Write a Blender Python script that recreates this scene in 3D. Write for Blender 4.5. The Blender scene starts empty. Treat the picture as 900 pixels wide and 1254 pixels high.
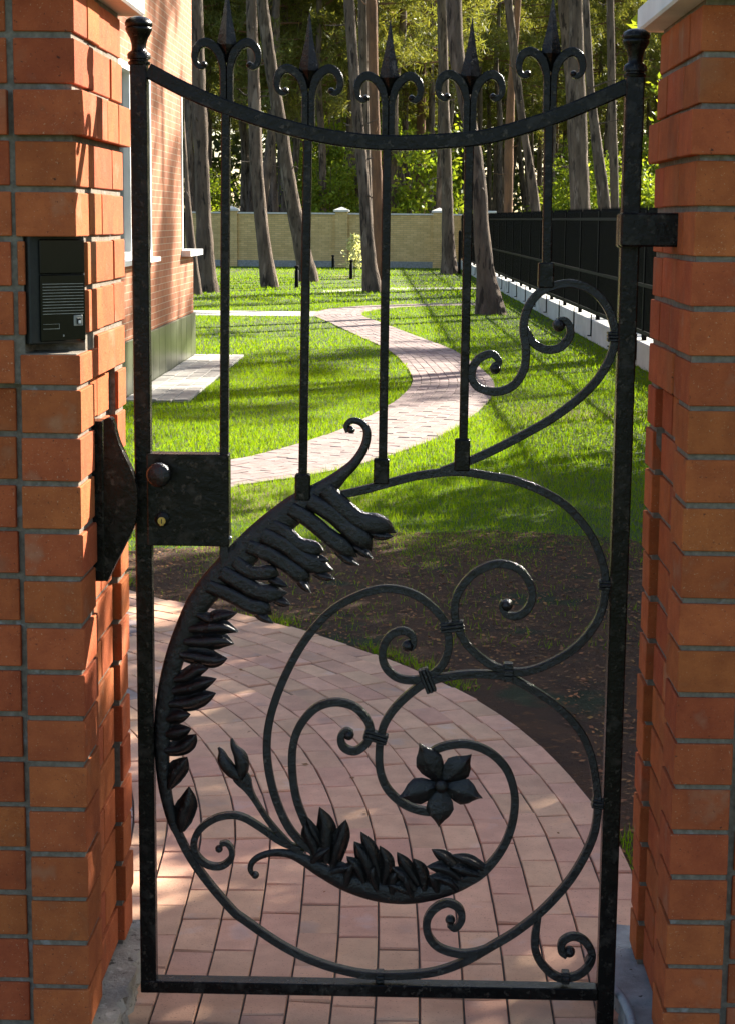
import bpy, math, random
import numpy as np
from mathutils import Vector, Matrix

random.seed(7); rng = np.random.default_rng(7)
S = bpy.context.scene
COL = S.collection

# ------------------------------------------------------------------ camera
CAMZ = 1.85                      # eye height above the paving
F, PIT, YAW, ROLL = 2184.6, .1629, .0216, .0092
cy_, sy_ = math.cos(YAW), math.sin(YAW)
FW = np.array([-sy_*math.cos(PIT), cy_*math.cos(PIT), -math.sin(PIT)])
RT = np.array([cy_, sy_, 0.]); UP = np.cross(RT, FW)
R2 = math.cos(ROLL)*RT + math.sin(ROLL)*UP
U2 = -math.sin(ROLL)*RT + math.cos(ROLL)*UP
cam = bpy.data.cameras.new('camera'); cam.sensor_fit = 'HORIZONTAL'; cam.sensor_width = 36
cam.lens = F/900*36; cam.clip_start = .1; cam.clip_end = 2000
co = bpy.data.objects.new('camera', cam); COL.objects.link(co)
co.matrix_world = Matrix(((R2[0], U2[0], -FW[0], 0), (R2[1], U2[1], -FW[1], 0), (R2[2], U2[2], -FW[2], CAMZ), (0, 0, 0, 1)))
S.camera = co

# ------------------------------------------------------------------ sky, sun, exposure
SUN_AZ, SUN_EL = math.radians(41), math.radians(29)      # azimuth measured from +Y towards +X
W = bpy.data.worlds.new('World'); S.world = W; W.use_nodes = True
nt = W.node_tree; bg = nt.nodes['Background']
sky = nt.nodes.new('ShaderNodeTexSky'); sky.sky_type = 'NISHITA'; sky.sun_disc = False
sky.sun_elevation = SUN_EL; sky.sun_rotation = SUN_AZ; sky.air_density = 1.0; sky.dust_density = 1.5
nt.links.new(sky.outputs[0], bg.inputs[0]); bg.inputs[1].default_value = .064
sd = bpy.data.lights.new('sun', 'SUN'); sd.energy = 5.0; sd.angle = math.radians(.5); sd.color = (1, .93, .80)
so = bpy.data.objects.new('sun', sd); COL.objects.link(so)
sdir = Vector((math.sin(SUN_AZ)*math.cos(SUN_EL), math.cos(SUN_AZ)*math.cos(SUN_EL), math.sin(SUN_EL)))
so.rotation_euler = sdir.to_track_quat('Z', 'Y').to_euler(); so.location = (30, 30, 40)
S.view_settings.view_transform = 'Standard'; S.view_settings.look = 'None'
S.view_settings.exposure = 2.12; S.view_settings.gamma = 1
try: S.view_settings.use_curve_mapping = False
except Exception: pass
S.render.engine = 'CYCLES'
S.cycles.max_bounces = 8; S.cycles.diffuse_bounces = 4; S.cycles.transparent_max_bounces = 12
S.cycles.use_denoising = True

# ------------------------------------------------------------------ points of the place from the survey of the photo
def ray(px, py): return FW + R2*(px-450)/F - U2*(py-627)/F
def atY(px, py, Y): d = ray(px, py); d = d*Y/d[1]; return Vector((d[0], d[1], d[2]+CAMZ))
def atZ(px, py, Z=0.): d = ray(px, py); d = d*(Z-CAMZ)/d[2]; return Vector((d[0], d[1], Z))
def proj(P):
    P = np.asarray(P, float) - np.array([0, 0, CAMZ]); z = P@FW
    return 450+F*(P@R2)/z, 627-F*(P@U2)/z

# ------------------------------------------------------------------ materials
def mk(name):
    m = bpy.data.materials.new(name); m.use_nodes = True
    t = m.node_tree; return m, t, t.nodes['Principled BSDF']
class NT:
    def __init__(s, t): s.t = t
    def n(s, typ, ins=None, **kw):
        n = s.t.nodes.new(typ)
        for k, v in kw.items(): setattr(n, k, v)
        for k, v in (ins or {}).items():
            i = n.inputs[k]
            if isinstance(v, bpy.types.NodeSocket): s.t.links.new(v, i)
            else: i.default_value = v
        return n
    def math(s, op, a, b=0.): return s.n('ShaderNodeMath', {0: a, 1: b}, operation=op).outputs[0]
    def mix(s, f, a, b, mode='MIX'):
        n = s.n('ShaderNodeMix', data_type='RGBA', blend_type=mode)
        for i, v in ((0, f), (6, a), (7, b)):
            if isinstance(v, bpy.types.NodeSocket): s.t.links.new(v, n.inputs[i])
            elif i == 0: n.inputs[i].default_value = v
            else: n.inputs[i].default_value = (*v, 1) if len(v) == 3 else v
        return n.outputs[2]
    def rnd(s):
        a = s.n('ShaderNodeObjectInfo').outputs['Random']; b = s.n('ShaderNodeNewGeometry').outputs['Random Per Island']
        return s.math('FRACT', s.math('ADD', a, s.math('MULTIPLY', b, 7.31)))
    def coords(s, rnd=None, stretch=(1, 1, 1)):
        v = s.n('ShaderNodeTexCoord').outputs['Object']
        if rnd is not None:
            off = s.n('ShaderNodeCombineXYZ', {0: s.math('MULTIPLY', rnd, 37.), 1: s.math('MULTIPLY', rnd, 91.), 2: s.math('MULTIPLY', rnd, 53.)}).outputs[0]
            v = s.n('ShaderNodeVectorMath', {0: v, 1: off}, operation='ADD').outputs[0]
        if stretch != (1, 1, 1): v = s.n('ShaderNodeMapping', {'Vector': v, 'Scale': stretch}).outputs[0]
        return v
    def noise(s, v, scale, detail=5, rough=.6): return s.n('ShaderNodeTexNoise', {'Vector': v, 'Scale': scale, 'Detail': detail, 'Roughness': rough}).outputs[0]
    def ramp(s, f, lo, hi): return s.n('ShaderNodeMapRange', {0: f, 1: lo, 2: hi, 3: 0., 4: 1.}).outputs[0]

def surf(name, c1, c2, scale=6, rough=.75, bump=.3, bscale=80, rnd=.25, hue=0., spec=.4, metallic=0., stretch=(1, 1, 1), transl=0., spot=None, lo=.35, hi=.65, roughvar=0., bdist=.004):
    m, t, p = mk(name); N = NT(t); r = N.rnd(); v = N.coords(r, stretch)
    col = N.mix(N.ramp(N.noise(v, scale), lo, hi), c1, c2)
    if spot:
        for sc, sl, sh, c in spot: col = N.mix(N.ramp(N.noise(v, sc, 3), sl, sh), col, c)
    if rnd: col = N.n('ShaderNodeHueSaturation', {'Color': col, 'Hue': N.math('ADD', .5-hue/2, N.math('MULTIPLY', r, hue)), 'Value': N.math('ADD', 1-rnd/2, N.math('MULTIPLY', N.math('FRACT', N.math('MULTIPLY', r, 3.7)), rnd))}).outputs[0]
    t.links.new(col, p.inputs['Base Color'])
    p.inputs['Roughness'].default_value = rough; p.inputs['Metallic'].default_value = metallic
    p.inputs['Specular IOR Level'].default_value = spec
    if roughvar: t.links.new(N.math('ADD', rough-roughvar/2, N.math('MULTIPLY', N.noise(v, bscale*.5, 3), roughvar)), p.inputs['Roughness'])
    if bump:
        b = N.n('ShaderNodeBump', {'Strength': bump, 'Distance': bdist, 'Height': N.noise(v, bscale, 6, .7)})
        t.links.new(b.outputs[0], p.inputs['Normal'])
    if transl:
        tr = N.n('ShaderNodeBsdfTranslucent', {'Color': N.mix(1., col, (1.3, 1.25, .55), 'MULTIPLY')})
        mx = N.n('ShaderNodeMixShader', {0: transl, 1: p.outputs[0], 2: tr.outputs[0]})
        t.links.new(mx.outputs[0], t.nodes['Material Output'].inputs[0])
    return m

M = {}
M['brick'] = surf('brick', (.44, .114, .037), (.33, .080, .028), 18, .88, .8, 125, .26, .012, .15,
    spot=[(160, .64, .73, (.17, .05, .024)), (210, .64, .72, (.50, .26, .15)), (9, .62, .85, (.44, .22, .12)), (11, .68, .8, (.24, .08, .035)), (4, .62, .75, (.34, .14, .07)), (55, .70, .76, (.10, .035, .02))], bdist=.004)
M['mortar'] = surf('mortar', (.25, .21, .16), (.15, .125, .095), 60, .95, .9, 300, 0, spot=[(25, .6, .72, (.30, .29, .27))])
M['concrete'] = surf('concrete', (.42, .38, .31), (.28, .25, .20), 12, .9, .9, 60, .1, spot=[(40, .60, .68, (.10, .08, .06)), (22, .62, .70, (.55, .5, .42))], bdist=.012)
M['greyconcrete'] = surf('greyconcrete', (.34, .35, .34), (.22, .23, .22), 14, .9, .8, 90, .1, spot=[(55, .66, .70, (.06, .06, .05))], bdist=.008)
M['cap'] = surf('cap', (.74, .72, .67), (.62, .60, .55), 5, .85, .4, 120, .05, spot=[(7, .62, .8, (.45, .42, .36))])
M['iron'] = surf('iron', (.002, .002, .0022), (.006, .0055, .005), 40, .20, 1., 60, 0, 0, .5, roughvar=.3, spot=[(30, .56, .74, (.024, .021, .018)), (70, .62, .78, (.07, .058, .045))], bdist=.005)
M['ironsmooth'] = surf('ironsmooth', (.002, .002, .0021), (.007, .006, .005), 18, .24, .6, 45, 0, 0, .2, roughvar=.25, spot=[(28, .54, .72, (.028, .024, .020)), (70, .60, .78, (.085, .068, .052))], bdist=.004)
M['brass'] = surf('brass', (.55, .38, .13), (.42, .28, .09), 50, .35, .1, 200, 0, metallic=1.)
M['plastic'] = surf('plastic', (.003, .003, .0035), (.005, .005, .005), 30, .12, .02, 300, 0, 0, .25)
M['plasticrough'] = surf('plasticrough', (.020, .020, .015), (.012, .012, .010), 90, .55, .5, 400, 0, bdist=.002)
M['silver'] = surf('silver', (.28, .29, .28), (.22, .22, .22), 80, .4, .1, 300, 0, metallic=.6)
M['paver'] = surf('paver', (.64, .365, .235), (.52, .295, .19), 10, .85, .6, 160, .26, .018, .3,
    spot=[(200, .62, .72, (.22, .11, .075)), (6, .60, .78, (.58, .41, .33)), (3, .60, .75, (.36, .22, .16))], bdist=.003)
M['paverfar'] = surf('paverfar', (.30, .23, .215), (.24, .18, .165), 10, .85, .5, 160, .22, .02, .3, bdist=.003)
M['joint'] = surf('joint', (.10, .085, .065), (.06, .05, .04), 40, .95, .8, 200, 0)
M['slab'] = surf('slab', (.42, .40, .36), (.33, .31, .28), 8, .9, .5, 90, .2)
M['soil'] = surf('soil', (.095, .038, .012), (.050, .020, .007), 5, .95, 1., 70, 0, spot=[(18, .58, .68, (.16, .065, .02)), (2.2, .58, .68, (.022, .030, .006))], bdist=.03)
M['lawn'] = surf('lawn', (.055, .085, .014), (.040, .065, .012), .6, .95, .8, 40, 0, spot=[(.33, .58, .68, (.16, .13, .05)), (7, .58, .7, (.05, .04, .018))], bdist=.03)
M['grass'] = surf('grass', (.12, .235, .005), (.23, .32, .008), .5, .7, 0, 1, .45, .03, .12, transl=.5)
M['litter'] = surf('litter', (.30, .12, .035), (.10, .042, .014), 9, .85, 0, 1, .8, .03)
M['bark'] = surf('bark', (.19, .14, .105), (.09, .066, .052), 7, .95, 1., 16, .2, 0, .2, stretch=(1, 1, .22), spot=[(5, .58, .68, (.26, .20, .16)), (9, .56, .64, (.045, .034, .028))], bdist=.09)
M['barkred'] = surf('barkred', (.26, .135, .075), (.13, .075, .05), 5, .95, 1., 14, .2, 0, .2, stretch=(1, 1, .3), bdist=.04)
M['needles'] = surf('needles', (.14, .16, .04), (.23, .225, .06), 1.2, .6, 0, 1, .6, .04, .3, transl=.45)
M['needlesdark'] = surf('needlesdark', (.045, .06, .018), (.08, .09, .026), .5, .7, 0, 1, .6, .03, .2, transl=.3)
M['leaves'] = surf('leaves', (.15, .22, .022), (.26, .31, .04), .9, .55, 0, 1, .6, .04, .3, transl=.55)
M['saplingleaf'] = surf('saplingleaf', (.50, .52, .34), (.62, .62, .45), 5, .6, 0, 1, .4, .03, .3, transl=.5)
M['white'] = surf('white', (.78, .78, .75), (.70, .70, .68), 4, .55, .05, 60, .03)
M['plinth'] = surf('plinth', (.085, .09, .052), (.055, .062, .036), 3, .35, .15, 40, .12, 0, .5)
M['fence'] = surf('fence', (.002, .002, .002), (.004, .004, .004), 9, .6, .1, 80, 0, 0, .1)
M['conduit'] = surf('conduit', (.32, .33, .34), (.24, .25, .26), 20, .5, .1, 200, 0)
M['whitestone'] = surf('whitestone', (.60, .59, .55), (.48, .47, .43), 2.2, .9, .4, 40, .12, spot=[(3, .6, .72, (.30, .29, .24))])
M['dark'] = surf('dark', (.03, .028, .025), (.04, .036, .03), 3, .9, 0, 1, 0)
M['roof'] = surf('roof', (.12, .06, .045), (.09, .05, .04), 3, .8, .2, 30, 0)

def brickwall(name, a, b, mort, bw, bh, ax):
    m, t, p = mk(name); N = NT(t)
    s = N.n('ShaderNodeSeparateXYZ', {0: N.n('ShaderNodeTexCoord').outputs['Object']})
    v = N.n('ShaderNodeCombineXYZ', {0: s.outputs[ax], 1: s.outputs[2], 2: 0.}).outputs[0]
    br = N.n('ShaderNodeTexBrick', {'Vector': v, 'Color1': (*a, 1), 'Color2': (*b, 1), 'Mortar': (*mort, 1), 'Scale': 1., 'Mortar Size': .0045, 'Mortar Smooth': .15, 'Brick Width': bw, 'Row Height': bh})
    nz = N.noise(N.n('ShaderNodeTexCoord').outputs['Object'], 2.5)
    col = N.mix(N.ramp(nz, .3, .8), br.outputs[0], (.75, .75, .75), 'MULTIPLY')
    t.links.new(col, p.inputs['Base Color']); p.inputs['Roughness'].default_value = .85
    bp = N.n('ShaderNodeBump', {'Strength': .6, 'Distance': .01, 'Height': br.outputs[1]}); bp.invert = True
    t.links.new(bp.outputs[0], p.inputs['Normal']); return m
M['housebrick'] = brickwall('housebrick', (.40, .125, .038), (.31, .092, .03), (.46, .35, .24), .26, .077, 1)
M['yellowbrick'] = brickwall('yellowbrick', (.84, .60, .27), (.68, .47, .19), (.36, .26, .13), .26, .077, 0)
m, t, p = mk('glass'); M['glass'] = m
gl = t.nodes.new('ShaderNodeBsdfGlossy'); gl.inputs['Roughness'].default_value = .02
tp = t.nodes.new('ShaderNodeBsdfTransparent'); tp.inputs[0].default_value = (.82, .87, .86, 1)
mx = t.nodes.new('ShaderNodeMixShader'); fr = t.nodes.new('ShaderNodeFresnel')
t.links.new(fr.outputs[0], mx.inputs[0]); t.links.new(tp.outputs[0], mx.inputs[1]); t.links.new(gl.outputs[0], mx.inputs[2])
t.links.new(mx.outputs[0], t.nodes['Material Output'].inputs[0])

# ------------------------------------------------------------------ object helpers
WP = {}
def link(name, data, parent=None, loc=(0, 0, 0), mat=None):
    o = bpy.data.objects.new(name, data); COL.objects.link(o)
    loc = Vector(loc); WP[o] = loc
    if parent is not None: o.parent = parent; o.location = loc - WP[parent]
    else: o.location = loc
    if mat is not None and data is not None and not data.materials: data.materials.append(M[mat])
    return o
def tag(o, label=None, cat=None, group=None, kind=None):
    if label: o['label'] = label
    if cat: o['category'] = cat
    if group: o['group'] = group
    if kind: o['kind'] = kind
    return o
def thing(name, loc, label, cat, group=None): return tag(link(name, None, None, loc), label, cat, group)

class MB:
    def __init__(s): s.v = []; s.f = []
    def add(s, vs, fs):
        b = len(s.v); s.v += [tuple(v) for v in vs]; s.f += [tuple(b+i for i in f) for f in fs]; return s
    def box(s, x0, x1, y0, y1, z0, z1, bev=0.):
        if x0 > x1: x0, x1 = x1, x0
        if bev <= 0:
            vs = [(x, y, z) for x in (x0, x1) for y in (y0, y1) for z in (z0, z1)]
            return s.add(vs, [(0, 1, 3, 2), (4, 6, 7, 5), (0, 4, 5, 1), (2, 3, 7, 6), (0, 2, 6, 4), (1, 5, 7, 3)])
        c = ((x0+x1)/2, (y0+y1)/2, (z0+z1)/2); h = ((x1-x0)/2, (y1-y0)/2, (z1-z0)/2)
        vs = []; idx = {}
        for sx in (-1, 1):
            for sy in (-1, 1):
                for sz in (-1, 1):
                    sg = (sx, sy, sz)
                    for a in range(3):
                        idx[(sg, a)] = len(vs)
                        vs.append(tuple(c[k]+sg[k]*(h[k]-(0 if k == a else bev)) for k in range(3)))
        fs = []
        for a in range(3):
            b_, c_ = (a+1) % 3, (a+2) % 3
            for sa in (-1, 1):
                q = []
                for (sb, sc) in ((-1, -1), (1, -1), (1, 1), (-1, 1)):
                    g = [0, 0, 0]; g[a] = sa; g[b_] = sb; g[c_] = sc; q.append(idx[(tuple(g), a)])
                fs.append(q if sa > 0 else q[::-1])
            for sb in (-1, 1):
                for sc in (-1, 1):
                    q = []
                    for sa, w in ((-1, b_), (1, b_), (1, c_), (-1, c_)):
                        g = [0, 0, 0]; g[a] = sa; g[b_] = sb; g[c_] = sc; q.append(idx[(tuple(g), w)])
                    fs.append(q if sb*sc < 0 else q[::-1])
        for sg in [(x, y, z) for x in (-1, 1) for y in (-1, 1) for z in (-1, 1)]:
            q = [idx[(sg, k)] for k in range(3)]; fs.append(q if sg[0]*sg[1]*sg[2] > 0 else q[::-1])
        return s.add(vs, fs)
    def lathe(s, prof, c, n=20, axis='Z'):
        vs = []; fs = []
        for r, h in prof:
            for k in range(n):
                a = 2*math.pi*k/n
                if axis == 'Z': vs.append((c[0]+r*math.cos(a), c[1]+r*math.sin(a), c[2]+h))
                else: vs.append((c[0]+r*math.cos(a), c[1]-h, c[2]+r*math.sin(a)))
        m_ = len(prof)
        for i in range(m_-1):
            for k in range(n):
                a, b = i*n+k, i*n+(k+1) % n; fs.append((a, b, b+n, a+n))
        fs.append(tuple(range(n))[::-1]); fs.append(tuple(range((m_-1)*n, m_*n)))
        return s.add(vs, fs)
    def ball(s, c, r, sy=1., n=12):
        prof = [(max(r*math.sin(math.pi*i/8), 1e-4), -r*math.cos(math.pi*i/8)*1.) for i in range(9)]
        k0 = len(s.v); s.lathe(prof, c, n)
        if sy != 1.: s.v[k0:] = [(x, c[1]+(y-c[1])*sy, z) for x, y, z in s.v[k0:]]
        return s
    def ribbon(s, P, w, d, y=0., bev=.10, rings=None, yoff=None, flute=0.):
        """a bar swept along points P=(x,z) in the gate's plane: width w across, depth d front to back"""
        n = len(P); P = np.array(P, float)
        T = np.gradient(P, axis=0); T /= (np.linalg.norm(T, axis=1)[:, None]+1e-12)
        Nn = np.stack([-T[:, 1], T[:, 0]], 1)
        vs = []; fs = []
        if rings is None:
            prof = []
            for qx, qy, a0_ in ((1, -1, -90), (1, 1, 0), (-1, 1, 90), (-1, -1, 180)):
                for aa in (0, 90): a_ = math.radians(a0_+aa); prof.append((qx*(1-2*bev)+2*bev*math.cos(a_), qy*(1-2*bev)+2*bev*math.sin(a_)))
        else:
            prof = []
            for k in range(rings):
                a_ = 360*k/rings; g_ = 1-flute*math.exp(-((a_-270)/20)**2); prof.append((math.cos(math.radians(a_))*g_, math.sin(math.radians(a_))*g_))
        m_ = len(prof)
        for i in range(n):
            wi = w[i]/2 if hasattr(w, '__len__') else w/2; di = d[i]/2 if hasattr(d, '__len__') else d/2
            yo = y+(yoff[i] if yoff is not None else 0)
            for a, b_ in prof: vs.append((P[i, 0]+Nn[i, 0]*a*wi, yo+b_*di, P[i, 1]+Nn[i, 1]*a*wi))
        for i in range(n-1):
            for k in range(m_):
                a, b_ = i*m_+k, i*m_+(k+1) % m_; fs.append((a, a+m_, b_+m_, b_))
        fs.append(tuple(range(m_))); fs.append(tuple(range((n-1)*m_, n*m_))[::-1])
        return s.add(vs, fs)
    def tube(s, P, r, n=8):
        P = np.array(P, float); T = np.gradient(P, axis=0); vs = []; fs = []
        u = np.cross(T[0], (0.13, .97, .2)); u /= np.linalg.norm(u)
        for i in range(len(P)):
            t_ = T[i]/np.linalg.norm(T[i]); u = u-t_*(u@t_); u /= np.linalg.norm(u); w_ = np.cross(t_, u)
            ri = r[i] if hasattr(r, '__len__') else r
            for k in range(n):
                a = 2*math.pi*k/n; vs.append(tuple(P[i]+ri*(math.cos(a)*u+math.sin(a)*w_)))
        for i in range(len(P)-1):
            for k in range(n):
                a, b = i*n+k, i*n+(k+1) % n; fs.append((a, b, b+n, a+n))
        fs.append(tuple(range(n))[::-1]); fs.append(tuple(range((len(P)-1)*n, len(P)*n)))
        return s.add(vs, fs)
    def mesh(s, name, org=(0, 0, 0), smooth=None):
        me = bpy.data.meshes.new(name)
        me.from_pydata([(x-org[0], y-org[1], z-org[2]) for x, y, z in s.v], [], s.f); me.update()
        if smooth is not None:
            for p_ in me.polygons: p_.use_smooth = True
            me.set_sharp_from_angle(angle=math.radians(smooth))
        return me
    def build(s, name, mat, parent=None, org=None, smooth=None):
        if org is None: org = WP[parent] if parent is not None else Vector((0, 0, 0))
        return link(name, s.mesh(name, org, smooth), parent, org, mat)

def spline(P, sub=6):
    P = [np.array(p, float) for p in P]; out = []
    Q = [2*P[0]-P[1]]+P+[2*P[-1]-P[-2]]
    for i in range(1, len(Q)-2):
        p0, p1, p2, p3 = Q[i-1:i+3]
        for k in range(sub):
            t_ = k/sub
            out.append(.5*((2*p1)+(-p0+p2)*t_+(2*p0-5*p1+4*p2-p3)*t_**2+(-p0+3*p1-3*p2+p3)*t_**3))
    out.append(P[-1]); return np.array(out)

def soup(name, V, k, mat, smooth=False):
    """mesh of separate k-gons from an (n*k,3) array"""
    V = np.asarray(V, np.float32); n = len(V)//k
    me = bpy.data.meshes.new(name); me.vertices.add(n*k); me.vertices.foreach_set('co', V.ravel())
    me.loops.add(n*k); me.loops.foreach_set('vertex_index', np.arange(n*k, dtype=np.int32))
    me.polygons.add(n); me.polygons.foreach_set('loop_start', np.arange(0, n*k, k, dtype=np.int32))
    me.polygons.foreach_set('loop_total', np.full(n, k, np.int32)); me.update(calc_edges=True); me.validate()
    me.materials.append(M[mat]); return me

# ------------------------------------------------------------------ ground
mb = MB(); mb.box(-400, 400, -60, 700, -.5, 0); tag(mb.build('lawn', 'lawn'), kind='structure')
def wob(pts, n, amp):
    P = spline(pts+[pts[0]], n)[:-1]; P[:, :2] += rng.normal(0, amp, (len(P), 2)); return P
soilp = wob([(-1.6, 8.3), (-.6, 7.5), (.1, 6.6), (.5, 5.6), (.6, 4.3), (1.2, 4.3), (2.4, 4.6), (3.0, 7), (2.6, 9.6), (1.4, 10.3), (.4, 10.6), (-.6, 10.1), (-1.5, 9.8), (-2.2, 9.2)], 8, .04)
mb = MB(); n = len(soilp); mb.add([(x, y, .004) for x, y in soilp], [tuple(range(n))])
tag(mb.build('soil', 'soil'), kind='structure')

# ------------------------------------------------------------------ paved path: lanes of bricks that follow its bend
RE = [(.67, 2.4), (.67, 3.6), (.67, 4.5), (.63, 5.35), (.49, 6.1), (.31, 6.65), (.09, 7.1), (-.19, 7.52), (-.5, 7.9), (-.84, 8.22), (-1.2, 8.5), (-1.5, 8.9), (-1.65, 9.6), (-1.62, 10.5), (-1.45, 11.4),
      (-1.2, 12.2), (-.75, 12.75), (-.29, 13.55), (.3, 15.3), (.75, 17.7), (.94, 19.4), (.99, 21.2), (.70, 25.2), (.14, 28.6), (-.5, 32.4), (-.92, 35.0), (-.6, 37.2), (.4, 38.6), (2, 39.4)]
rail = spline([np.array(p) for p in RE], 24)
seg = np.r_[0, np.cumsum(np.linalg.norm(np.diff(rail, axis=0), axis=1))]
sN = np.linspace(0, seg[-1], int(seg[-1]/.04)); rail = np.stack([np.interp(sN, seg, rail[:, k]) for k in (0, 1)], 1)
sm_ = np.stack([np.convolve(np.pad(rail[:, k], 30, mode='edge'), np.hanning(63)[1:-1]/np.hanning(63)[1:-1].sum(), 'valid') for k in (0, 1)], 1)
wt_ = np.clip((rail[:, 1]-12.5)/1.5, 0, 1)[:, None]; rail = rail*(1-wt_)+sm_*wt_
T = np.gradient(rail, axis=0); T /= np.linalg.norm(T, axis=1)[:, None]
K = 21; ker = np.ones(K)/K
T = np.stack([np.convolve(np.pad(T[:, k], K//2, mode='edge'), ker, 'valid') for k in (0, 1)], 1); T /= np.linalg.norm(T, axis=1)[:, None]
NL = np.stack([-T[:, 1], T[:, 0]], 1)
LANES, LW, BL = 9, .104, .206
pav = []
for ln in range(LANES+8):
    mid = rail+NL*LW*(ln+.5); sl = np.r_[0, np.cumsum(np.linalg.norm(np.diff(mid, axis=0), axis=1))]
    s0 = (ln*.37 % 1)*BL if ln % 2 else (ln*.21 % 1)*BL
    cuts = np.arange(s0, sl[-1]-BL, BL)
    if ln >= 9: cuts = cuts[cuts < np.interp(6.9 if ln >= 12 else 8.3, mid[:len(mid)//6, 1], sl[:len(mid)//6])]
    for c in cuts:
        g = .0024; a0, a1 = LW*ln+g, LW*(ln+1)-g
        q = []
        for sv, off in ((c+g, a0), (c+BL-g, a0), (c+BL-g, a1), (c+g, a1)):
            i = np.interp(sv, sl, np.arange(len(sl))); b = rail[int(i)]*(1-i % 1)+rail[min(int(i)+1, len(rail)-1)]*(i % 1)
            nn = NL[int(i)]*(1-i % 1)+NL[min(int(i)+1, len(rail)-1)]*(i % 1); q.append(b+nn*off)
        pav.append(np.array(q))
C = np.array([q.mean(0) for q in pav]); px, py = proj(np.c_[C, np.zeros(len(C))])
vis = (px > 150) & (px < 800) & (py < 1300) & (py > 300); order = np.argsort(np.where(vis, C[:, 1], 1e6))
def paver_geo(mb, q, h):
    c = q.mean(0); tl = rng.normal(0, .0013, 4)
    vs = [(*p_, 0.) for p_ in q]+[(*p_, .012+h) for p_ in q]+[(*(p_+(c-p_)/np.linalg.norm(c-p_)*.0042), .0155+h+tl[i]) for i, p_ in enumerate(q)]
    mb.add(vs, [(0, 1, 5, 4), (1, 2, 6, 5), (2, 3, 7, 6), (3, 0, 4, 7), (4, 5, 9, 8), (5, 6, 10, 9), (6, 7, 11, 10), (7, 4, 8, 11), (8, 9, 10, 11)])
bed = MB(); n = len(rail); L_ = rail+NL*LW*LANES
nb_ = rail[:, 1].searchsorted(6.8); LB_ = rail[:nb_]+NL[:nb_]*LW*(LANES+8)
bed.add([(*p_, .007) for p_ in (rail+NL*LW*LANES)[:nb_]]+[(*p_, .007) for p_ in LB_], [(i, i+1, nb_+i+1, nb_+i) for i in range(nb_-1)])
bed.add([(*p_, .008) for p_ in rail]+[(*p_, .008) for p_ in L_], [(i, i+1, n+i+1, n+i) for i in range(n-1)])
path = tag(bed.build('path', 'joint'), kind='structure')
rest = MB()
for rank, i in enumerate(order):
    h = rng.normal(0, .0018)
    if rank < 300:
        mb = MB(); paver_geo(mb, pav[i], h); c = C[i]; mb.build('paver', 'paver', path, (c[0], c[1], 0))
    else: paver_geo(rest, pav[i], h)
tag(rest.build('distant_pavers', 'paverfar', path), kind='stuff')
# cross path to the left and the far pale path
mb = MB(); mb.box(-14, -1.75, 34.1, 35.9, 0, .012); tag(mb.build('cross_path', 'slab'), kind='structure')
mb = MB(); P = spline([np.array(p) for p in ((-2.2, 46), (-.9, 48), (.6, 49), (2, 49.2))], 8); n = len(P)
mb.add([(x, y-.7, .006) for x, y in P]+[(x, y+.7, .006) for x, y in P], [(i, i+1, n+i+1, n+i) for i in range(n-1)])
tag(mb.build('far_path', 'slab'), kind='structure')

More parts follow.
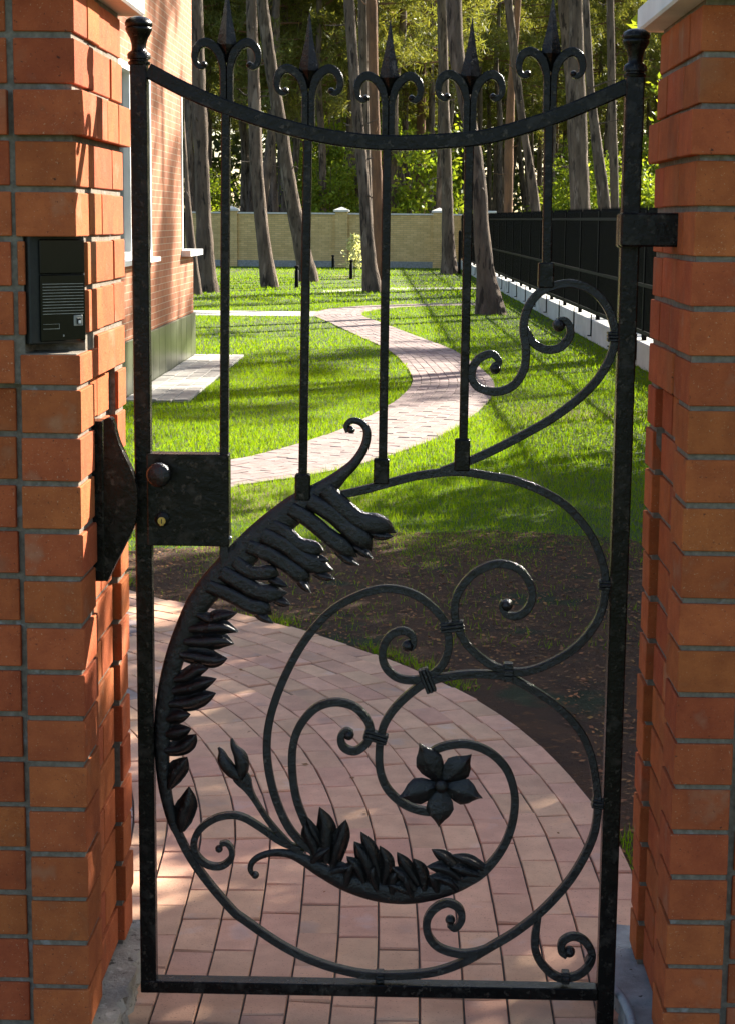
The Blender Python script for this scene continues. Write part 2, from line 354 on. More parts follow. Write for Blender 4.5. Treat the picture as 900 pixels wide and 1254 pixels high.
# ------------------------------------------------------------------ brick gate piers
YF, DEP, WID = 3.62, .60, .64
BM = {}
def brick_mesh(dx, dy, dz):
    k = (round(dx, 3), round(dy, 3), round(dz, 3))
    if k not in BM:
        BM[k] = MB().box(-dx/2, dx/2, -dy/2, dy/2, -dz/2, dz/2, .0018).mesh('brick')
        BM[k].materials.append(M['brick'])
    return BM[k]
def pier(XI, s, ztop, label, niche):
    root = thing('gate_pier', (XI+s*WID/2, YF+DEP/2, 0), label, 'pier')
    def brick(a0, a1, b0, b1, z0, z1):       # a: metres outward from the inner face, b: metres back from the front face
        x0, x1 = sorted((XI+s*a0, XI+s*a1)); y0, y1 = YF+b0, YF+b1
        j = rng.normal(0, .0012, 3)
        o = link('brick', brick_mesh(x1-x0, y1-y0, z1-z0), root, ((x0+x1)/2+j[0], (y0+y1)/2+j[1], (z0+z1)/2+j[2]*.6))
        o.rotation_euler = (rng.normal(0, .002), rng.normal(0, .003), rng.normal(0, .003))
    g = .012; mo = MB()
    def mort(a0, a1, b0, b1, z0, z1): mo.box(XI+s*a0, XI+s*a1, YF+b0, YF+b1, z0, z1)
    for i in range(-1, 21):
        t_ = ztop-.1*i; b_ = t_-.088; ev = i % 2
        if i < 7:
            p = .016 if i == 1 else 0.
            nic = niche and i in (4, 5)
            cut = [.148, .298, .448] if ev else [.215, .448]
            # corner at the front, inner side
            if nic:
                brick(.108, .122, 0, .1, b_, t_)
                brick(0, .1, .112, cut[0]+.0, b_, t_) if cut[0]-.112 > .03 else None
            elif niche and i == 6: brick(0, .122, 0, cut[0], b_, t_-.027)
            else: brick(-p, .122, -p, cut[0], b_, t_)
            ed = cut+[DEP]
            for u, v_ in zip(ed[:-1], ed[1:]): brick(-p, .1, u+.005, v_+(p if v_ == DEP else 0), b_, t_)
            fs = [.122, .315, .508] if ev else [.122, .255, .508]
            for u, v_ in zip(fs[:-1], fs[1:]):
                brick(u+g, v_, -p, .1, b_, t_); brick(u+g, v_, DEP-.1, DEP+p, b_, t_)
            brick(.52, WID+p, -p, .26, b_, t_); brick(.54, WID+p, .272, DEP+p, b_, t_)
        else:
            brick(0, .122, 0, .165, b_, t_); brick(0, .122, .482, DEP, b_, t_)
            brick(.518, WID, 0, .165, b_, t_); brick(.518, WID, .482, DEP, b_, t_)
            r1, r2 = .018, .030
            sp = [.177, .318, .470] if ev else [.177-g, .470]
            if not ev: brick(r1, .12, .168, .472, b_, t_); brick(WID-.12, WID-r1, .172, .472, b_, t_)
            else:
                brick(r1, .12, .168, .318, b_, t_); brick(r1, .12, .323, .472, b_, t_); brick(WID-.12, WID-r1, .172, .472, b_, t_)
            fs = [(.140, .314), (.326, .50)] if ev else [(.140, .24), (.252, .50)]
            for u, v_ in fs: brick(u, v_, r2, .11, b_, t_); brick(u, v_, DEP-.11, DEP-r2, b_, t_)
    e = .007; zu = ztop+.112; zm = ztop-.688; zb = ztop-2.1
    if niche:
        n1, n0 = ztop-.386, ztop-.626
        mort(e, WID-e, e, DEP-e, n1, zu); mort(e, WID-e, e, DEP-e, zm, n0)
        mort(.112, WID-e, e, DEP-e, n0, n1); mort(e, .112, .112, DEP-e, n0, n1)
    else: mort(e, WID-e, e, DEP-e, zm, zu)
    mort(.018+e, WID-.018-e, .03+e, DEP-.03-e, zb, zm)
    for a0, a1 in ((e, .12), (.52, WID-e)):
        for b0, b1 in ((e, .163), (.484, DEP-e)): mort(a0, a1, b0, b1, zb, zm)
    mo.build('mortar_core', 'mortar', root)
    cp = MB(); o_ = .048; x0, x1 = sorted((XI-s*o_, XI+s*(WID+o_))); y0, y1 = YF-o_, YF+DEP+o_; zc = zu
    cp.box(x0, x1, y0, y1, zc, zc+.056, .005)
    cx, cyy = (x0+x1)/2, (y0+y1)/2
    cp.add([(x0+.01, y0+.01, zc+.057), (x1-.01, y0+.01, zc+.057), (x1-.01, y1-.01, zc+.057), (x0+.01, y1-.01, zc+.057), (cx, cyy, zc+.16)], [(0, 1, 4), (1, 2, 4), (2, 3, 4), (3, 0, 4)])
    cp.build('cap', 'cap', root)
    return root
ZT = CAMZ+.3485
left_pier = pier(-.668, -1, ZT, 'orange brick gate pier with black intercom set in its corner, on the left', True)
right_pier = pier(.569, 1, ZT-.028, 'orange brick gate pier holding the gate hinge, on the right', False)
def rough_block(name, mat, parent, x0, x1, y0, y1, z0, z1, amp, n=(10, 26, 5)):
    vs = []; fs = []; idx = {}
    def vid(i, j, k):
        if (i, j, k) not in idx:
            idx[(i, j, k)] = len(vs)
            dv = rng.normal(0, amp, 3); dv[2] *= (0 if k == 0 else .5)
            vs.append((x0+(x1-x0)*i/n[0]+dv[0], y0+(y1-y0)*j/n[1]+dv[1], z0+(z1-z0)*k/n[2]+dv[2]))
        return idx[(i, j, k)]
    for i in range(n[0]):
        for j in range(n[1]):
            fs.append((vid(i, j, n[2]), vid(i+1, j, n[2]), vid(i+1, j+1, n[2]), vid(i, j+1, n[2])))
    for j in range(n[1]):
        for k in range(n[2]):
            fs.append((vid(0, j, k), vid(0, j, k+1), vid(0, j+1, k+1), vid(0, j+1, k))); fs.append((vid(n[0], j, k), vid(n[0], j+1, k), vid(n[0], j+1, k+1), vid(n[0], j, k+1)))
    for i in range(n[0]):
        for k in range(n[2]):
            fs.append((vid(i, 0, k), vid(i+1, 0, k), vid(i+1, 0, k+1), vid(i, 0, k+1))); fs.append((vid(i, n[1], k), vid(i, n[1], k+1), vid(i+1, n[1], k+1), vid(i+1, n[1], k)))
    mb = MB(); mb.add(vs, fs); return mb.build(name, mat, parent, smooth=40)
rough_block('footing', 'concrete', left_pier, -1.36, -.625, 3.57, 4.26, 0, ZT-2.101, .006)
rough_block('footing', 'greyconcrete', right_pier, .512, 1.26, 3.57, 4.26, 0, ZT-2.13, .005)

# ------------------------------------------------------------------ intercom in the corner niche of the left pier
A_ = Vector((-.770, YF+.006)); B_ = Vector((-.672, YF+.094)); U_ = (B_-A_); LU = U_.length; U_.normalize(); NV = Vector((U_.y, -U_.x))  # outward normal
zi1 = atY(70, 286, 3.66).z; zi0 = atY(70, 421, 3.66).z
ic = thing('intercom', (A_.x, A_.y, zi0), 'black door intercom with speaker grille set into the left brick pier', 'intercom')
def icbox(mb, u0, u1, d0, d1, z0, z1, bev=0.):
    k0 = len(mb.v); mb.box(u0, u1, -d1, -d0, z0, z1, bev)
    mb.v[k0:] = [(A_.x+U_.x*x+NV.x*(-y), A_.y+U_.y*x+NV.y*(-y), z) for x, y, z in mb.v[k0:]]
H_ = zi1-zi0
mb = MB(); icbox(mb, 0, LU, -.06, .004, zi0, zi1, .003); mb.build('housing', 'plasticrough', ic)
def zz(t_): return zi1-H_*t_
mb = MB(); icbox(mb, LU*.17, LU*.97, .003, .010, zz(.36), zz(.05), .002); mb.build('upper_panel', 'plastic', ic)
lp = MB(); icbox(lp, LU*.17, LU*.97, .003, .010, zz(.975), zz(.368), .002); lp = lp.build('lower_panel', 'plastic', ic)
for k in range(11):
    mb = MB(); zc = zz(.452+k*.0272); icbox(mb, LU*.20, LU*.93, .0095, .0112, zc-.0006, zc+.0006); mb.build('grille_slat', 'silver', lp)
mb = MB(); z0, z1 = zz(.862), zz(.815)
icbox(mb, LU*.20, LU*.49, .0095, .011, z0, z0+.0012); icbox(mb, LU*.20, LU*.49, .0095, .011, z1-.0006, z1); icbox(mb, LU*.483, LU*.49, .0095, .011, z0+.0012, z1-.0006); mb.build('name_plate_frame', 'silver', lp)
mb = MB(); icbox(mb, LU*.745, LU*.905, .0095, .0125, zz(.84), zz(.74), .001); bt = mb.build('call_button', 'silver', lp)
mb = MB(); icbox(mb, LU*.79, LU*.87, .0123, .0145, zz(.825), zz(.765), .001); mb.build('button_cap', 'plasticrough', bt)
mb = MB(); icbox(mb, LU*.815, LU*.855, .0143, .0152, zz(.818), zz(.79), .0003); mb.build('button_light', 'white', bt)
mb = MB(); icbox(mb, LU*.55, LU*.575, .0095, .0115, zz(.935), zz(.915), .0006); mb.build('screw', 'silver', lp)

# ------------------------------------------------------------------ wrought iron gate
YG = 3.90
PXM = YG/F*1.012           # metres per photo pixel in the plane of the gate
def g2(px, py): v = atY(px, py, YG); return (v.x, v.z)
gate = thing('iron_gate', (g2(465, 1215)[0], YG, 0), 'black wrought iron garden gate with scrolls, leaves and a flower', 'gate')
DB = .016
NB_ = [0]
def bar(name, pts, w=10., sub=6, d=DB, y=YG, parent=gate, mat='iron', ball=None, ballr=6., smooth=24):
    P = spline([np.array((p[0], p[1], p[2] if len(p) > 2 else w), float) for p in pts], sub)
    Q = [g2(a, b) for a, b, _ in P]; NB_[0] += 1; d = d+(NB_[0]*5 % 11)*.00045
    mb = MB(); mb.ribbon(Q, [max(c, .4)*PXM for c in P[:, 2]], d, y)
    if ball:
        for b in ball: x, z = g2(*b); mb.ball((x, y, z), ballr*PXM, 1.15)
    return mb.build(name, mat, parent, smooth=smooth)
def post(px0, px1, w, d, name='stile'):
    x0, z1 = g2(*px0); x1, z0 = g2(*px1); xm = (x0+x1)/2
    mb = MB(); mb.box(xm-w/2, xm+w/2, YG-d/2, YG+d/2, z0, z1, .003); return mb.build(name, 'ironsmooth', gate), xm
st, XLs = post((173, 74), (181, 1212), .036, .036)
xr = (g2(776, 100)[0]+g2(741, 1236)[0])/2
mb = MB(); mb.box(xr-.0195, xr+.0195, YG-.0195, YG+.0195, .002, g2(776, 93)[1], .003); mb.build('stile', 'ironsmooth', gate)
# turned finials of the two stiles
for cx, ytop in ((177, 19), (778, 34)):
    x, zt = g2(cx, ytop); x = XLs if cx < 400 else xr; k = PXM
    prof = [(9.5, -57), (13, -56), (13.5, -53), (11, -51.5), (11, -50), (13.8, -49), (14, -44), (12, -41.5), (9, -39.5), (8.6, -36), (9.2, -31), (11, -25), (14, -20), (15.8, -16), (16, -14), (14.6, -12.5), (16.3, -11), (16.3, -8), (14.5, -4.5), (10, -1.5), (5, -.3), (.2, 0)]
    mb = MB(); mb.lathe([(r*k, h*k) for r, h in prof], (x, YG, zt), 22); mb.build('post_finial', 'ironsmooth', gate, smooth=50)
bar('top_rail', [(182, 86, 18), (228, 110, 18), (275, 130, 18), (330, 149, 18), (384, 163.5, 18), (430, 171, 18), (479, 174.5, 18), (540, 172.5, 18), (600, 166, 18), (673, 144.5, 18), (720, 126, 18), (768, 105, 18)], d=.022, mat='ironsmooth')
zb0, zb1 = g2(460, 1217.5)[1], g2(460, 1203)[1]
mb = MB(); mb.box(XLs-.018, xr-.0197, YG-.020, YG+.020, zb0, zb1, .002); mb.build('bottom_rail', 'ironsmooth', gate)
for a, b, blk in (((277, 138), (275, 555), None), ((377, 172), (371, 584), (371, 580, 612)), ((474, 182), (468.5, 564), (467, 561, 592)), ((574.5, 178), (567, 540), (566, 537, 576)), ((671.5, 150), (669, 324), (668.5, 321, 352))):
    o = bar('vertical_bar', [a, ((a[0]+b[0])/2, (a[1]+b[1])/2), b], 10.5, 3, d=.018, mat='ironsmooth')
    if blk: x, z1 = g2(blk[0], blk[1]); z0 = g2(blk[0], blk[2])[1]; mb = MB(); mb.box(x-.017, x+.017, YG-.014, YG+.014, z0, z1, .003); mb.build('foot_block', 'ironsmooth', o)
# spear finials: shared shapes
k = PXM
sp = MB(); prof = [(0, -82, .4), (0, -50, 11), (0, -24, 19.5), (0, -17, 21), (0, -8, 13), (0, 2, 2)]
vs = []; fs = []
for (x, dy, w) in [(1, 84, .5), (.6, 50, 10.5), (.3, 24, 21.5), (0, 17, 24), (0, 8, 15), (0, -4, 1.5)]:
    vs += [((x-w/2)*k, 0, dy*k), (x*k, -.42*w*k, dy*k), ((x+w/2)*k, 0, dy*k), (x*k, .42*w*k, dy*k)]
for i in range(5):
    for j in range(4): fs.append((i*4+j, i*4+(j+1) % 4, i*4+4+(j+1) % 4, i*4+4+j))
fs += [(3, 2, 1, 0), (20, 21, 22, 23)]
spear = MB().add(vs, fs).mesh('spear'); spear.materials.append(M['ironsmooth'])
def scroll_mesh(sg):
    pts = [(4, -52, 8), (4, -25, 8), (4.5, -8, 8.5), (9, 7, 10.5), (17, 16, 10.5), (26, 19, 10.5), (34, 14, 9.5), (37.5, 4, 8.5), (36, -5, 7), (31, -9, 6.5), (26.5, -7.5, 6)]
    P = spline([np.array(p, float) for p in pts], 5); mb = MB()
    mb.ribbon([(sg*a*k, b*k) for a, b, _ in P], [c*k for c in P[:, 2]], .020, 0.); mb.ball((sg*27*k, 0, -6.5*k), 4.3*k, 1.6)
    me = mb.mesh('scroll', smooth=40); me.materials.append(M['ironsmooth']); return me
sm = {1: scroll_mesh(1), -1: scroll_mesh(-1)}
for vx, vy in ((278, 72), (378, 104), (476, 113), (575.5, 111), (674, 83)):
    x, z = g2(vx, vy); fo = link('finial', spear, gate, (x, YG, z))
    for sg in (1, -1): link('scroll', sm[sg], fo, (x, YG, z))
# lock
x0, z1 = g2(184, 554); x1, z0 = g2(282, 667)
mb = MB(); mb.box(x0-.004, x1, YG-.026, YG+.024, z0, z1, .002); lock = mb.build('lock_box', 'ironsmooth', gate)
x, z = g2(199, 577); mb = MB(); mb.lathe([(.019, 0), (.019, .004), (.012, .006), (.011, .016), (.022, .020), (.027, .027), (.027, .034), (.023, .041), (.012, .045), (.0005, .046)], (x, YG-.0262, z), 26, 'Y'); mb.build('knob', 'iron', lock, smooth=45)
x, z = g2(201, 633); mb = MB(); mb.lathe([(.016, 0), (.016, .007), (.012, .010), (.0005, .010)], (x, YG-.0262, z), 22, 'Y'); cl = mb.build('cylinder_rose', 'ironsmooth', lock, smooth=40)
mb = MB(); mb.lathe([(.0088, .0101), (.0088, .013), (.0005, .0132)], (x, YG-.0262, z-.003), 20, 'Y'); mb.box(x-.0045, x+.0045, YG-.0392, YG-.0362, z-.014, z-.0025, .001); cb = mb.build('lock_cylinder', 'brass', cl, smooth=40)
mb = MB(); mb.box(x-.0011, x+.0011, YG-.0400, YG-.0393, z-.0085, z+.0015); mb.build('keyhole', 'dark', cl)
x, z = g2(283, 657); mb = MB(); mb.ball((x, YG-.02, z), .005); mb.build('screw', 'silver', lock, smooth=60)
bar('lock_strut', [(275, 664), (275, 680), (277, 700)], 11, 3)
# hinge at the right pier
xh0 = g2(747, 280)[0]; zh1 = g2(760, 260)[1]; zh0 = g2(760, 301)[1]
mb = MB(); mb.box(xr-.0265, .582, YG-.064, YG-.0205, zh0, zh1, .004); mb.box(.5, .582, YG-.0203, YG+.02, zh0+.01, zh1-.01, .003); hg = mb.build('hinge_bracket', 'ironsmooth', gate)
mb = MB(); mb.box(xr-.0265, xr+.0265, YG-.0204, YG+.027, zh0-.003, zh1-.002, .004); mb.build('hinge_sleeve', 'ironsmooth', hg)
# scroll work, traced from the photo in the plane of the gate
bar('scroll', [(604, 448, 7), (611, 443, 8), (602, 433, 9), (585, 440), (577, 457), (584, 473), (606, 479.5), (628, 472), (641, 452), (643.5, 428), (640.5, 402), (645, 379), (658, 360), (677, 350), (702, 347), (727, 357), (744, 377), (751.5, 399), (752.5, 414), (750, 428), (744, 444), (730, 466), (707, 489), (676, 512), (641, 532), (598, 554), (565, 568), (540, 577)], ball=[(606, 451)], ballr=7)
bar('scroll', [(642, 398, 6), (646, 409), (653, 419.5), (667, 427.5), (684, 426), (696, 414), (698, 402, 9), (692, 392, 8), (683, 392, 7)], ball=[(684, 398)], ballr=8)
bar('scroll', [(404, 608, 9), (440, 601), (477, 591), (514, 582), (561, 577.5), (600, 583), (633, 589), (667, 603), (696, 622), (722, 653), (736, 685), (741, 711), (738, 741), (727, 767), (703, 794), (667, 815), (636, 823), (607, 817), (584, 802), (568, 784), (558, 761), (557, 738), (564, 720), (579, 703), (598, 693), (615, 690.5), (635, 697), (647, 712), (651.5, 729), (646, 745), (634, 754), (621, 753, 9), (614, 744, 8), (616, 736, 7)], ball=[(620, 741)], ballr=8)
bar('scroll', [(383, 1043, 8), (367, 1030), (350, 1007), (335, 969), (327.5, 928), (329, 890), (339, 853), (355, 816), (375, 782), (401, 752), (430, 733), (462, 722), (488, 722), (513, 731), (533, 747), (545, 764), (549, 781), (548, 798), (541, 815), (525, 828), (505, 833), (485, 829), (471, 815), (468.5, 796), (477, 779), (493, 772.5), (505, 779, 9), (506, 790, 8), (501, 795, 7)], ball=[(499, 791)], ballr=8)
bar('scroll', [(385, 1035, 8), (376, 1012), (364, 981), (358.5, 948), (359, 914), (368, 888), (387, 867), (410, 860), (433, 865), (449, 881), (454, 898), (447, 912), (434, 920), (421, 915), (417.5, 903, 9), (424, 895, 8), (431, 898, 7)], ball=[(427, 900)], ballr=7)
bar('scroll', [(545, 985, 7), (534, 993.5, 9), (517, 993), (495, 985), (475, 967), (465.5, 944), (464.5, 917), (468, 894), (476, 877), (491, 859), (514, 840), (530, 833), (546, 829), (578, 825.5), (615, 828), (633, 834), (659, 849), (682, 865), (702, 885), (716, 906), (725, 932), (730.5, 967), (731.5, 991), (727, 1021), (714, 1051), (695, 1081), (666, 1113), (633, 1140), (600, 1160), (568, 1178), (534, 1190), (501, 1194), (461, 1194.5), (427, 1190), (384, 1177), (343, 1156.5), (300, 1127), (285, 1115), (255, 1080), (232, 1047), (213, 1009)])
bar('scroll', [(527, 940, 7), (522, 930, 9), (532, 919), (551, 912.5), (575, 912), (600, 922), (619, 941), (628, 964), (630, 986), (626, 1012), (616, 1037), (600, 1059, 11), (582, 1074, 13), (560, 1084, 13)])
bar('scroll', [(549, 1132, 7), (557, 1137, 8), (565, 1126, 9), (562, 1113), (548, 1106), (532, 1113), (522.5, 1128), (525, 1147), (538, 1161), (561, 1168), (581, 1167), (604, 1158, 6)], ball=[(551, 1127)], ballr=6.5)
bar('scroll', [(661, 1116, 5), (655.5, 1142), (655.5, 1165), (666, 1184), (684, 1197.5), (704, 1196), (719, 1185), (724.5, 1169), (716, 1153), (702, 1147), (689, 1153), (687, 1165, 9), (694, 1171, 8)], ball=[(697, 1166)], ballr=7.5)
bar('scroll', [(368, 1040, 7), (345, 1031), (320, 1014), (300, 1002), (284, 998.5), (264, 1002.5), (246, 1015), (238, 1031), (241, 1047), (254, 1059), (271, 1061), (283, 1052, 8), (284, 1041, 7), (278, 1033, 6.5), (270, 1034, 6)], 8.5, ball=[(268.5, 1040)], ballr=5)
bar('bud_stem', [(372, 1044, 6), (358, 1037, 6.5), (331, 1008, 6.5), (312, 979, 7), (305, 967, 11), (300, 958, 18), (294, 950, 20), (289, 945, 14)], 8, d=.018)
for pts in ([(294, 952, 12), (284, 944, 17), (275, 932, 17), (272, 921, 9), (268, 915, 3)], [(293, 953, 12), (297, 941, 17), (295, 926, 18), (287, 914, 9), (284, 904, 3)]):
    P = spline([np.array(p, float) for p in pts], 5); mb = MB(); w = [c*PXM for c in P[:, 2]]
    mb.ribbon([g2(a, b) for a, b, _ in P], w, [c*.9 for c in w], YG-.004, rings=10); mb.build('bud_petal', 'iron', gate, smooth=60)
# collars
def collar(cx, cy, lx, ly, ang):
    x, z = g2(cx, cy); a = math.radians(ang); mb = MB()
    for off in (-.33, 0, .33):
        k0 = len(mb.v); mb.box(-lx*PXM/2, lx*PXM/2, -.013-(.002 if off == 0 else 0), .013, (off-.165)*ly*PXM, (off+.165)*ly*PXM, .0018)
        mb.v[k0:] = [(x+p*math.cos(a)-r*math.sin(a), YG+q, z+p*math.sin(a)+r*math.cos(a)) for p, q, r in mb.v[k0:]]
    mb.build('collar', 'iron', gate)
for c in ((553, 767, 30, 13, 8), (523, 833, 32, 13, -68), (460, 902, 30, 13, -16), (622, 823, 12, 24, 0), (742, 716, 20, 12, 0), (752, 412, 17, 12, 0), (732, 984, 16, 12, -8), (465, 1196, 11, 15, 0), (692, 1197, 10, 16, 0), (722, 1175, 14, 9, 60)): collar(*c)
# the acanthus leaf on the left and the small plume below
def leaf_body(pts, name, tail_ball=None, d=.6):
    P = spline([np.array(p, float) for p in pts], 6); w = np.array([max(c, .6)*PXM for c in P[:, 2]])
    mb = MB(); mb.ribbon([g2(a, b) for a, b, _ in P], w, np.clip(w*d, .010, .020), YG, rings=12)
    if tail_ball: x, z = g2(*tail_ball); mb.ball((x, YG, z), 5*PXM, 1.3)
    return mb.build(name, 'iron', gate, smooth=60)
def leaflet(parent, pts, w, round_=False, yo=-.004, sharp=False):
    P = spline([np.array(p, float) for p in pts], 6); n = len(P); t_ = np.linspace(0, 1, n)
    prof = np.interp(t_, [0, .2, .45, .68, .82, .93, 1], [.95, 1.0, .98, 1.14, .9, .38, .02]) if not round_ else np.interp(t_, [0, .25, .5, .75, .9, 1], [.9, 1.0, 1.1, .9, .45, .03])
    if sharp == 2: prof = np.interp(t_, [0, .3, .55, .8, .92, 1], [.3, .9, 1.05, .62, .28, .02])
    elif sharp: prof = np.interp(t_, [0, .3, .5, .7, .85, 1], [1., 1.05, 1.05, .85, .45, .02])
    w = w*1.1; ww = prof*w*PXM; d = np.maximum(prof*w*.72*PXM, .001)
    lift = yo-.006*np.sin(t_*math.pi*.8)
    mb = MB(); mb.ribbon([g2(a, b) for a, b in P], ww, d, YG, rings=20, yoff=lift, flute=.2); return mb.build('leaflet', 'iron', parent, smooth=60)
def sheet_leaf(parent, pts, w, base=.75):
    P = spline([np.array(p, float) for p in pts], 6); n = len(P); t_ = np.linspace(0, 1, n)
    prof = np.interp(t_, [0, .2, .42, .62, .8, .92, 1], [base, .95, 1.08, .98, .62, .28, .02])*w*1.3*PXM/2
    Q = np.array([g2(a, b) for a, b in P]); T_ = np.gradient(Q, axis=0); T_ /= np.linalg.norm(T_, axis=1)[:, None]; Nn = np.stack([-T_[:, 1], T_[:, 0]], 1)
    us = np.linspace(-1, 1, 9); vs = []; fs = []; nv = 9; kk = rng.uniform(.8, 1.25)
    for side in (0, 1):
        for i in range(n):
            for u in us:
                q = Q[i]+Nn[i]*prof[i]*u
                yy = YG-.010-.011*kk*math.sin(t_[i]*math.pi*.7)+prof[i]*(.95*u*u-.42*math.exp(-(u*5)**2)+.22*math.cos(u*9))-.005*t_[i]**3+side*.0028
                vs.append((q[0], yy, q[1]))
    for i in range(n-1):
        for j in range(nv-1):
            a = i*nv+j; b = n*nv+a; fs.append((a, a+1, a+nv+1, a+nv)); fs.append((b, b+nv, b+nv+1, b+1))
        for j in (0, nv-1): a = i*nv+j; b = n*nv+a; fs.append((a, a+nv, b+nv, b))
    return MB().add(vs, fs).build('leaflet', 'iron', parent, smooth=75)
ac = leaf_body([(226, 1034, 9), (213, 1010, 13), (204, 975, 16), (199.5, 940, 18), (199, 905, 20), (201, 870, 22), (207, 833, 23), (217, 798, 25), (230, 765, 27), (244, 738, 30), (264, 713, 34), (287, 690, 37), (311, 666, 38), (338, 642, 37), (364, 622, 35), (389, 607, 31), (405, 594, 23), (419, 581, 16), (434, 567, 12.5), (446, 548, 11), (449.5, 529, 10), (443, 518, 9), (431, 515, 8), (424, 521.5, 7), (426, 529, 6)], 'acanthus_leaf', (430, 526))
UPL = [([(398, 598), (422, 622), (443, 637), (466, 642), (485, 652)], 22), ([(379, 612), (405, 627), (428, 647), (445, 661), (455, 675)], 21), ([(356, 622), (379, 636), (402, 655), (422, 670), (438, 682)], 19),
       ([(334, 642), (352, 652), (366, 665), (385, 671), (398, 675)], 17), ([(322, 654), (350, 667), (370, 682), (390, 692), (409, 698)], 21), ([(304, 668), (332, 679), (355, 693), (370, 705), (379, 716)], 19),
       ([(288, 686), (306, 699), (320, 701), (332, 700), (343, 704)], 17), ([(272, 700), (298, 714), (320, 724), (335, 726), (353, 725)], 20), ([(256, 717), (283, 728), (306, 740), (323, 744), (334, 752)], 18),
       ([(242, 752), (258, 758), (268, 754), (280, 751), (292, 748)], 13), ([(232, 770), (253, 768), (273, 766), (294, 771)], 17), ([(226, 785), (250, 785), (272, 783), (288, 786)], 18), ([(221, 801), (246, 805), (265, 807), (280, 804)], 17),
       ([(214, 832), (230, 828), (243, 819), (257, 816)], 15), ([(212, 846), (234, 841), (249, 835), (267, 828)], 16), ([(208, 862), (231, 860), (250, 853), (266, 846)], 17),
       ([(205, 881), (218, 876), (235, 872)], 15), ([(204, 899), (218, 896), (236, 889)], 16), ([(203, 919), (222, 915), (234, 906), (242, 896)], 16)]
for q_, (p_, w) in enumerate(UPL): (sheet_leaf(ac, p_, w*1.05) if q_ > 8 else leaflet(ac, p_, w))
for p_ in ([(452, 652), (466, 655), (482, 655)], [(432, 668), (444, 674), (457, 682)], [(412, 674), (426, 684), (440, 690)], [(380, 680), (392, 684), (404, 684)], [(384, 700), (396, 704), (411, 707)], [(362, 704), (372, 714), (382, 724)], [(330, 708), (340, 712), (354, 716)], [(334, 733), (346, 736), (357, 738)], [(312, 748), (322, 754), (336, 761)]): sheet_leaf(ac, p_, 9)
for p_, w in (([(207, 965), (214, 948), (223, 936), (231, 924)], 20), ([(222, 1018), (224, 1000), (231, 981), (233, 960)], 22)): sheet_leaf(ac, p_, w*.95, .35)
lo_ = leaf_body([(312, 1074, 6), (307, 1066, 7), (309, 1057, 8), (318, 1049.5, 9), (334, 1045, 10), (354, 1046, 12), (372, 1053, 16), (394, 1066, 20), (427, 1082, 25), (467, 1093, 28), (507, 1096, 25), (547, 1089, 20), (578, 1077, 14), (600, 1060, 10)], 'acanthus_plume', (313, 1072))
LPL = [([(424, 1084), (428, 1064), (433, 1052)], 14), ([(480, 1094), (481, 1076), (485, 1064)], 14), ([(536, 1092), (531, 1078), (526, 1068)], 13), ([(404, 1068), (418, 1062), (430, 1058)], 13), ([(382, 1056), (392, 1044), (405, 1034)], 12), ([(462, 1090), (456, 1070), (458, 1058)], 12), ([(505, 1098), (498, 1080), (496, 1070)], 12), ([(560, 1090), (550, 1078), (536, 1072)], 12),
       ([(389, 1050), (384, 1034), (377, 1018), (374, 1005)], 15), ([(394, 1036), (385, 1018), (376, 996)], 10), ([(400, 1056), (400, 1034), (399, 1008), (392, 985)], 20), ([(408, 1060), (413, 1040), (420, 1018), (424, 1000)], 17),
       ([(446, 1080), (437, 1060), (425, 1045)], 13), ([(456, 1080), (448, 1052), (434, 1027)], 19), ([(464, 1072), (454, 1040), (442, 1015)], 14), ([(470, 1082), (474, 1055), (465, 1032)], 14),
       ([(505, 1094), (490, 1086), (476, 1080)], 13), ([(508, 1090), (493, 1071), (480, 1058)], 16), ([(512, 1082), (497, 1059), (486, 1040)], 13), ([(520, 1090), (515, 1066), (506, 1048)], 14),
       ([(560, 1082), (541, 1074), (523, 1070)], 11), ([(563, 1076), (544, 1062), (522, 1057)], 15), ([(563, 1068), (545, 1049), (528, 1036)], 13), ([(586, 1071), (568, 1064), (552, 1058)], 16), ([(592, 1064), (573, 1052), (552, 1043)], 12)]
for p_, w in LPL: sheet_leaf(lo_, p_, w)
# flower
fx, fz = g2(540, 960); fl = MB(); fl.ball((fx, YG-.020, fz), 9*PXM, .8); fl = fl.build('flower', 'iron', gate, smooth=60)
for tx, ty in ((513, 908), (577, 922), (590, 975), (537, 1011), (488, 974)):
    x, z = g2(tx, ty); d = np.array((x-fx, z-fz)); L = np.linalg.norm(d); d /= L; nrm = np.array((-d[1], d[0]))
    nu, nv = 12, 9; vs = []; fs = []
    for side in (0, 1):
        for i in range(nu):
            t_ = i/(nu-1); hw = 17.5*PXM*np.interp(t_, [0, .15, .35, .55, .72, .86, 1], [.2, .5, .88, 1, .72, .26, .01])
            for j in range(nv):
                u_ = j/(nv-1)*2-1; q = d*L*(.04+.96*t_)+nrm*hw*u_
                yy = YG-.008-.013*math.sin(t_*math.pi*.85)+.011*u_*u_*np.interp(t_, [0, .5, 1], [.4, 1, .3])-.0035*math.exp(-(u_*7)**2)-.004*t_**4+side*.0035
                vs.append((fx+q[0], yy, fz+q[1]))
    for i in range(nu-1):
        for j in range(nv-1):
            a = i*nv+j; fs.append((a, a+1, a+nv+1, a+nv)); b = nu*nv+a; fs.append((b, b+nv, b+nv+1, b+1))
    for i in range(nu-1):
        for j in (0, nv-1): a = i*nv+j; b = nu*nv+a; fs.append((a, a+nv, b+nv, b))
    MB().add(vs, fs).build('petal', 'iron', fl, smooth=70)
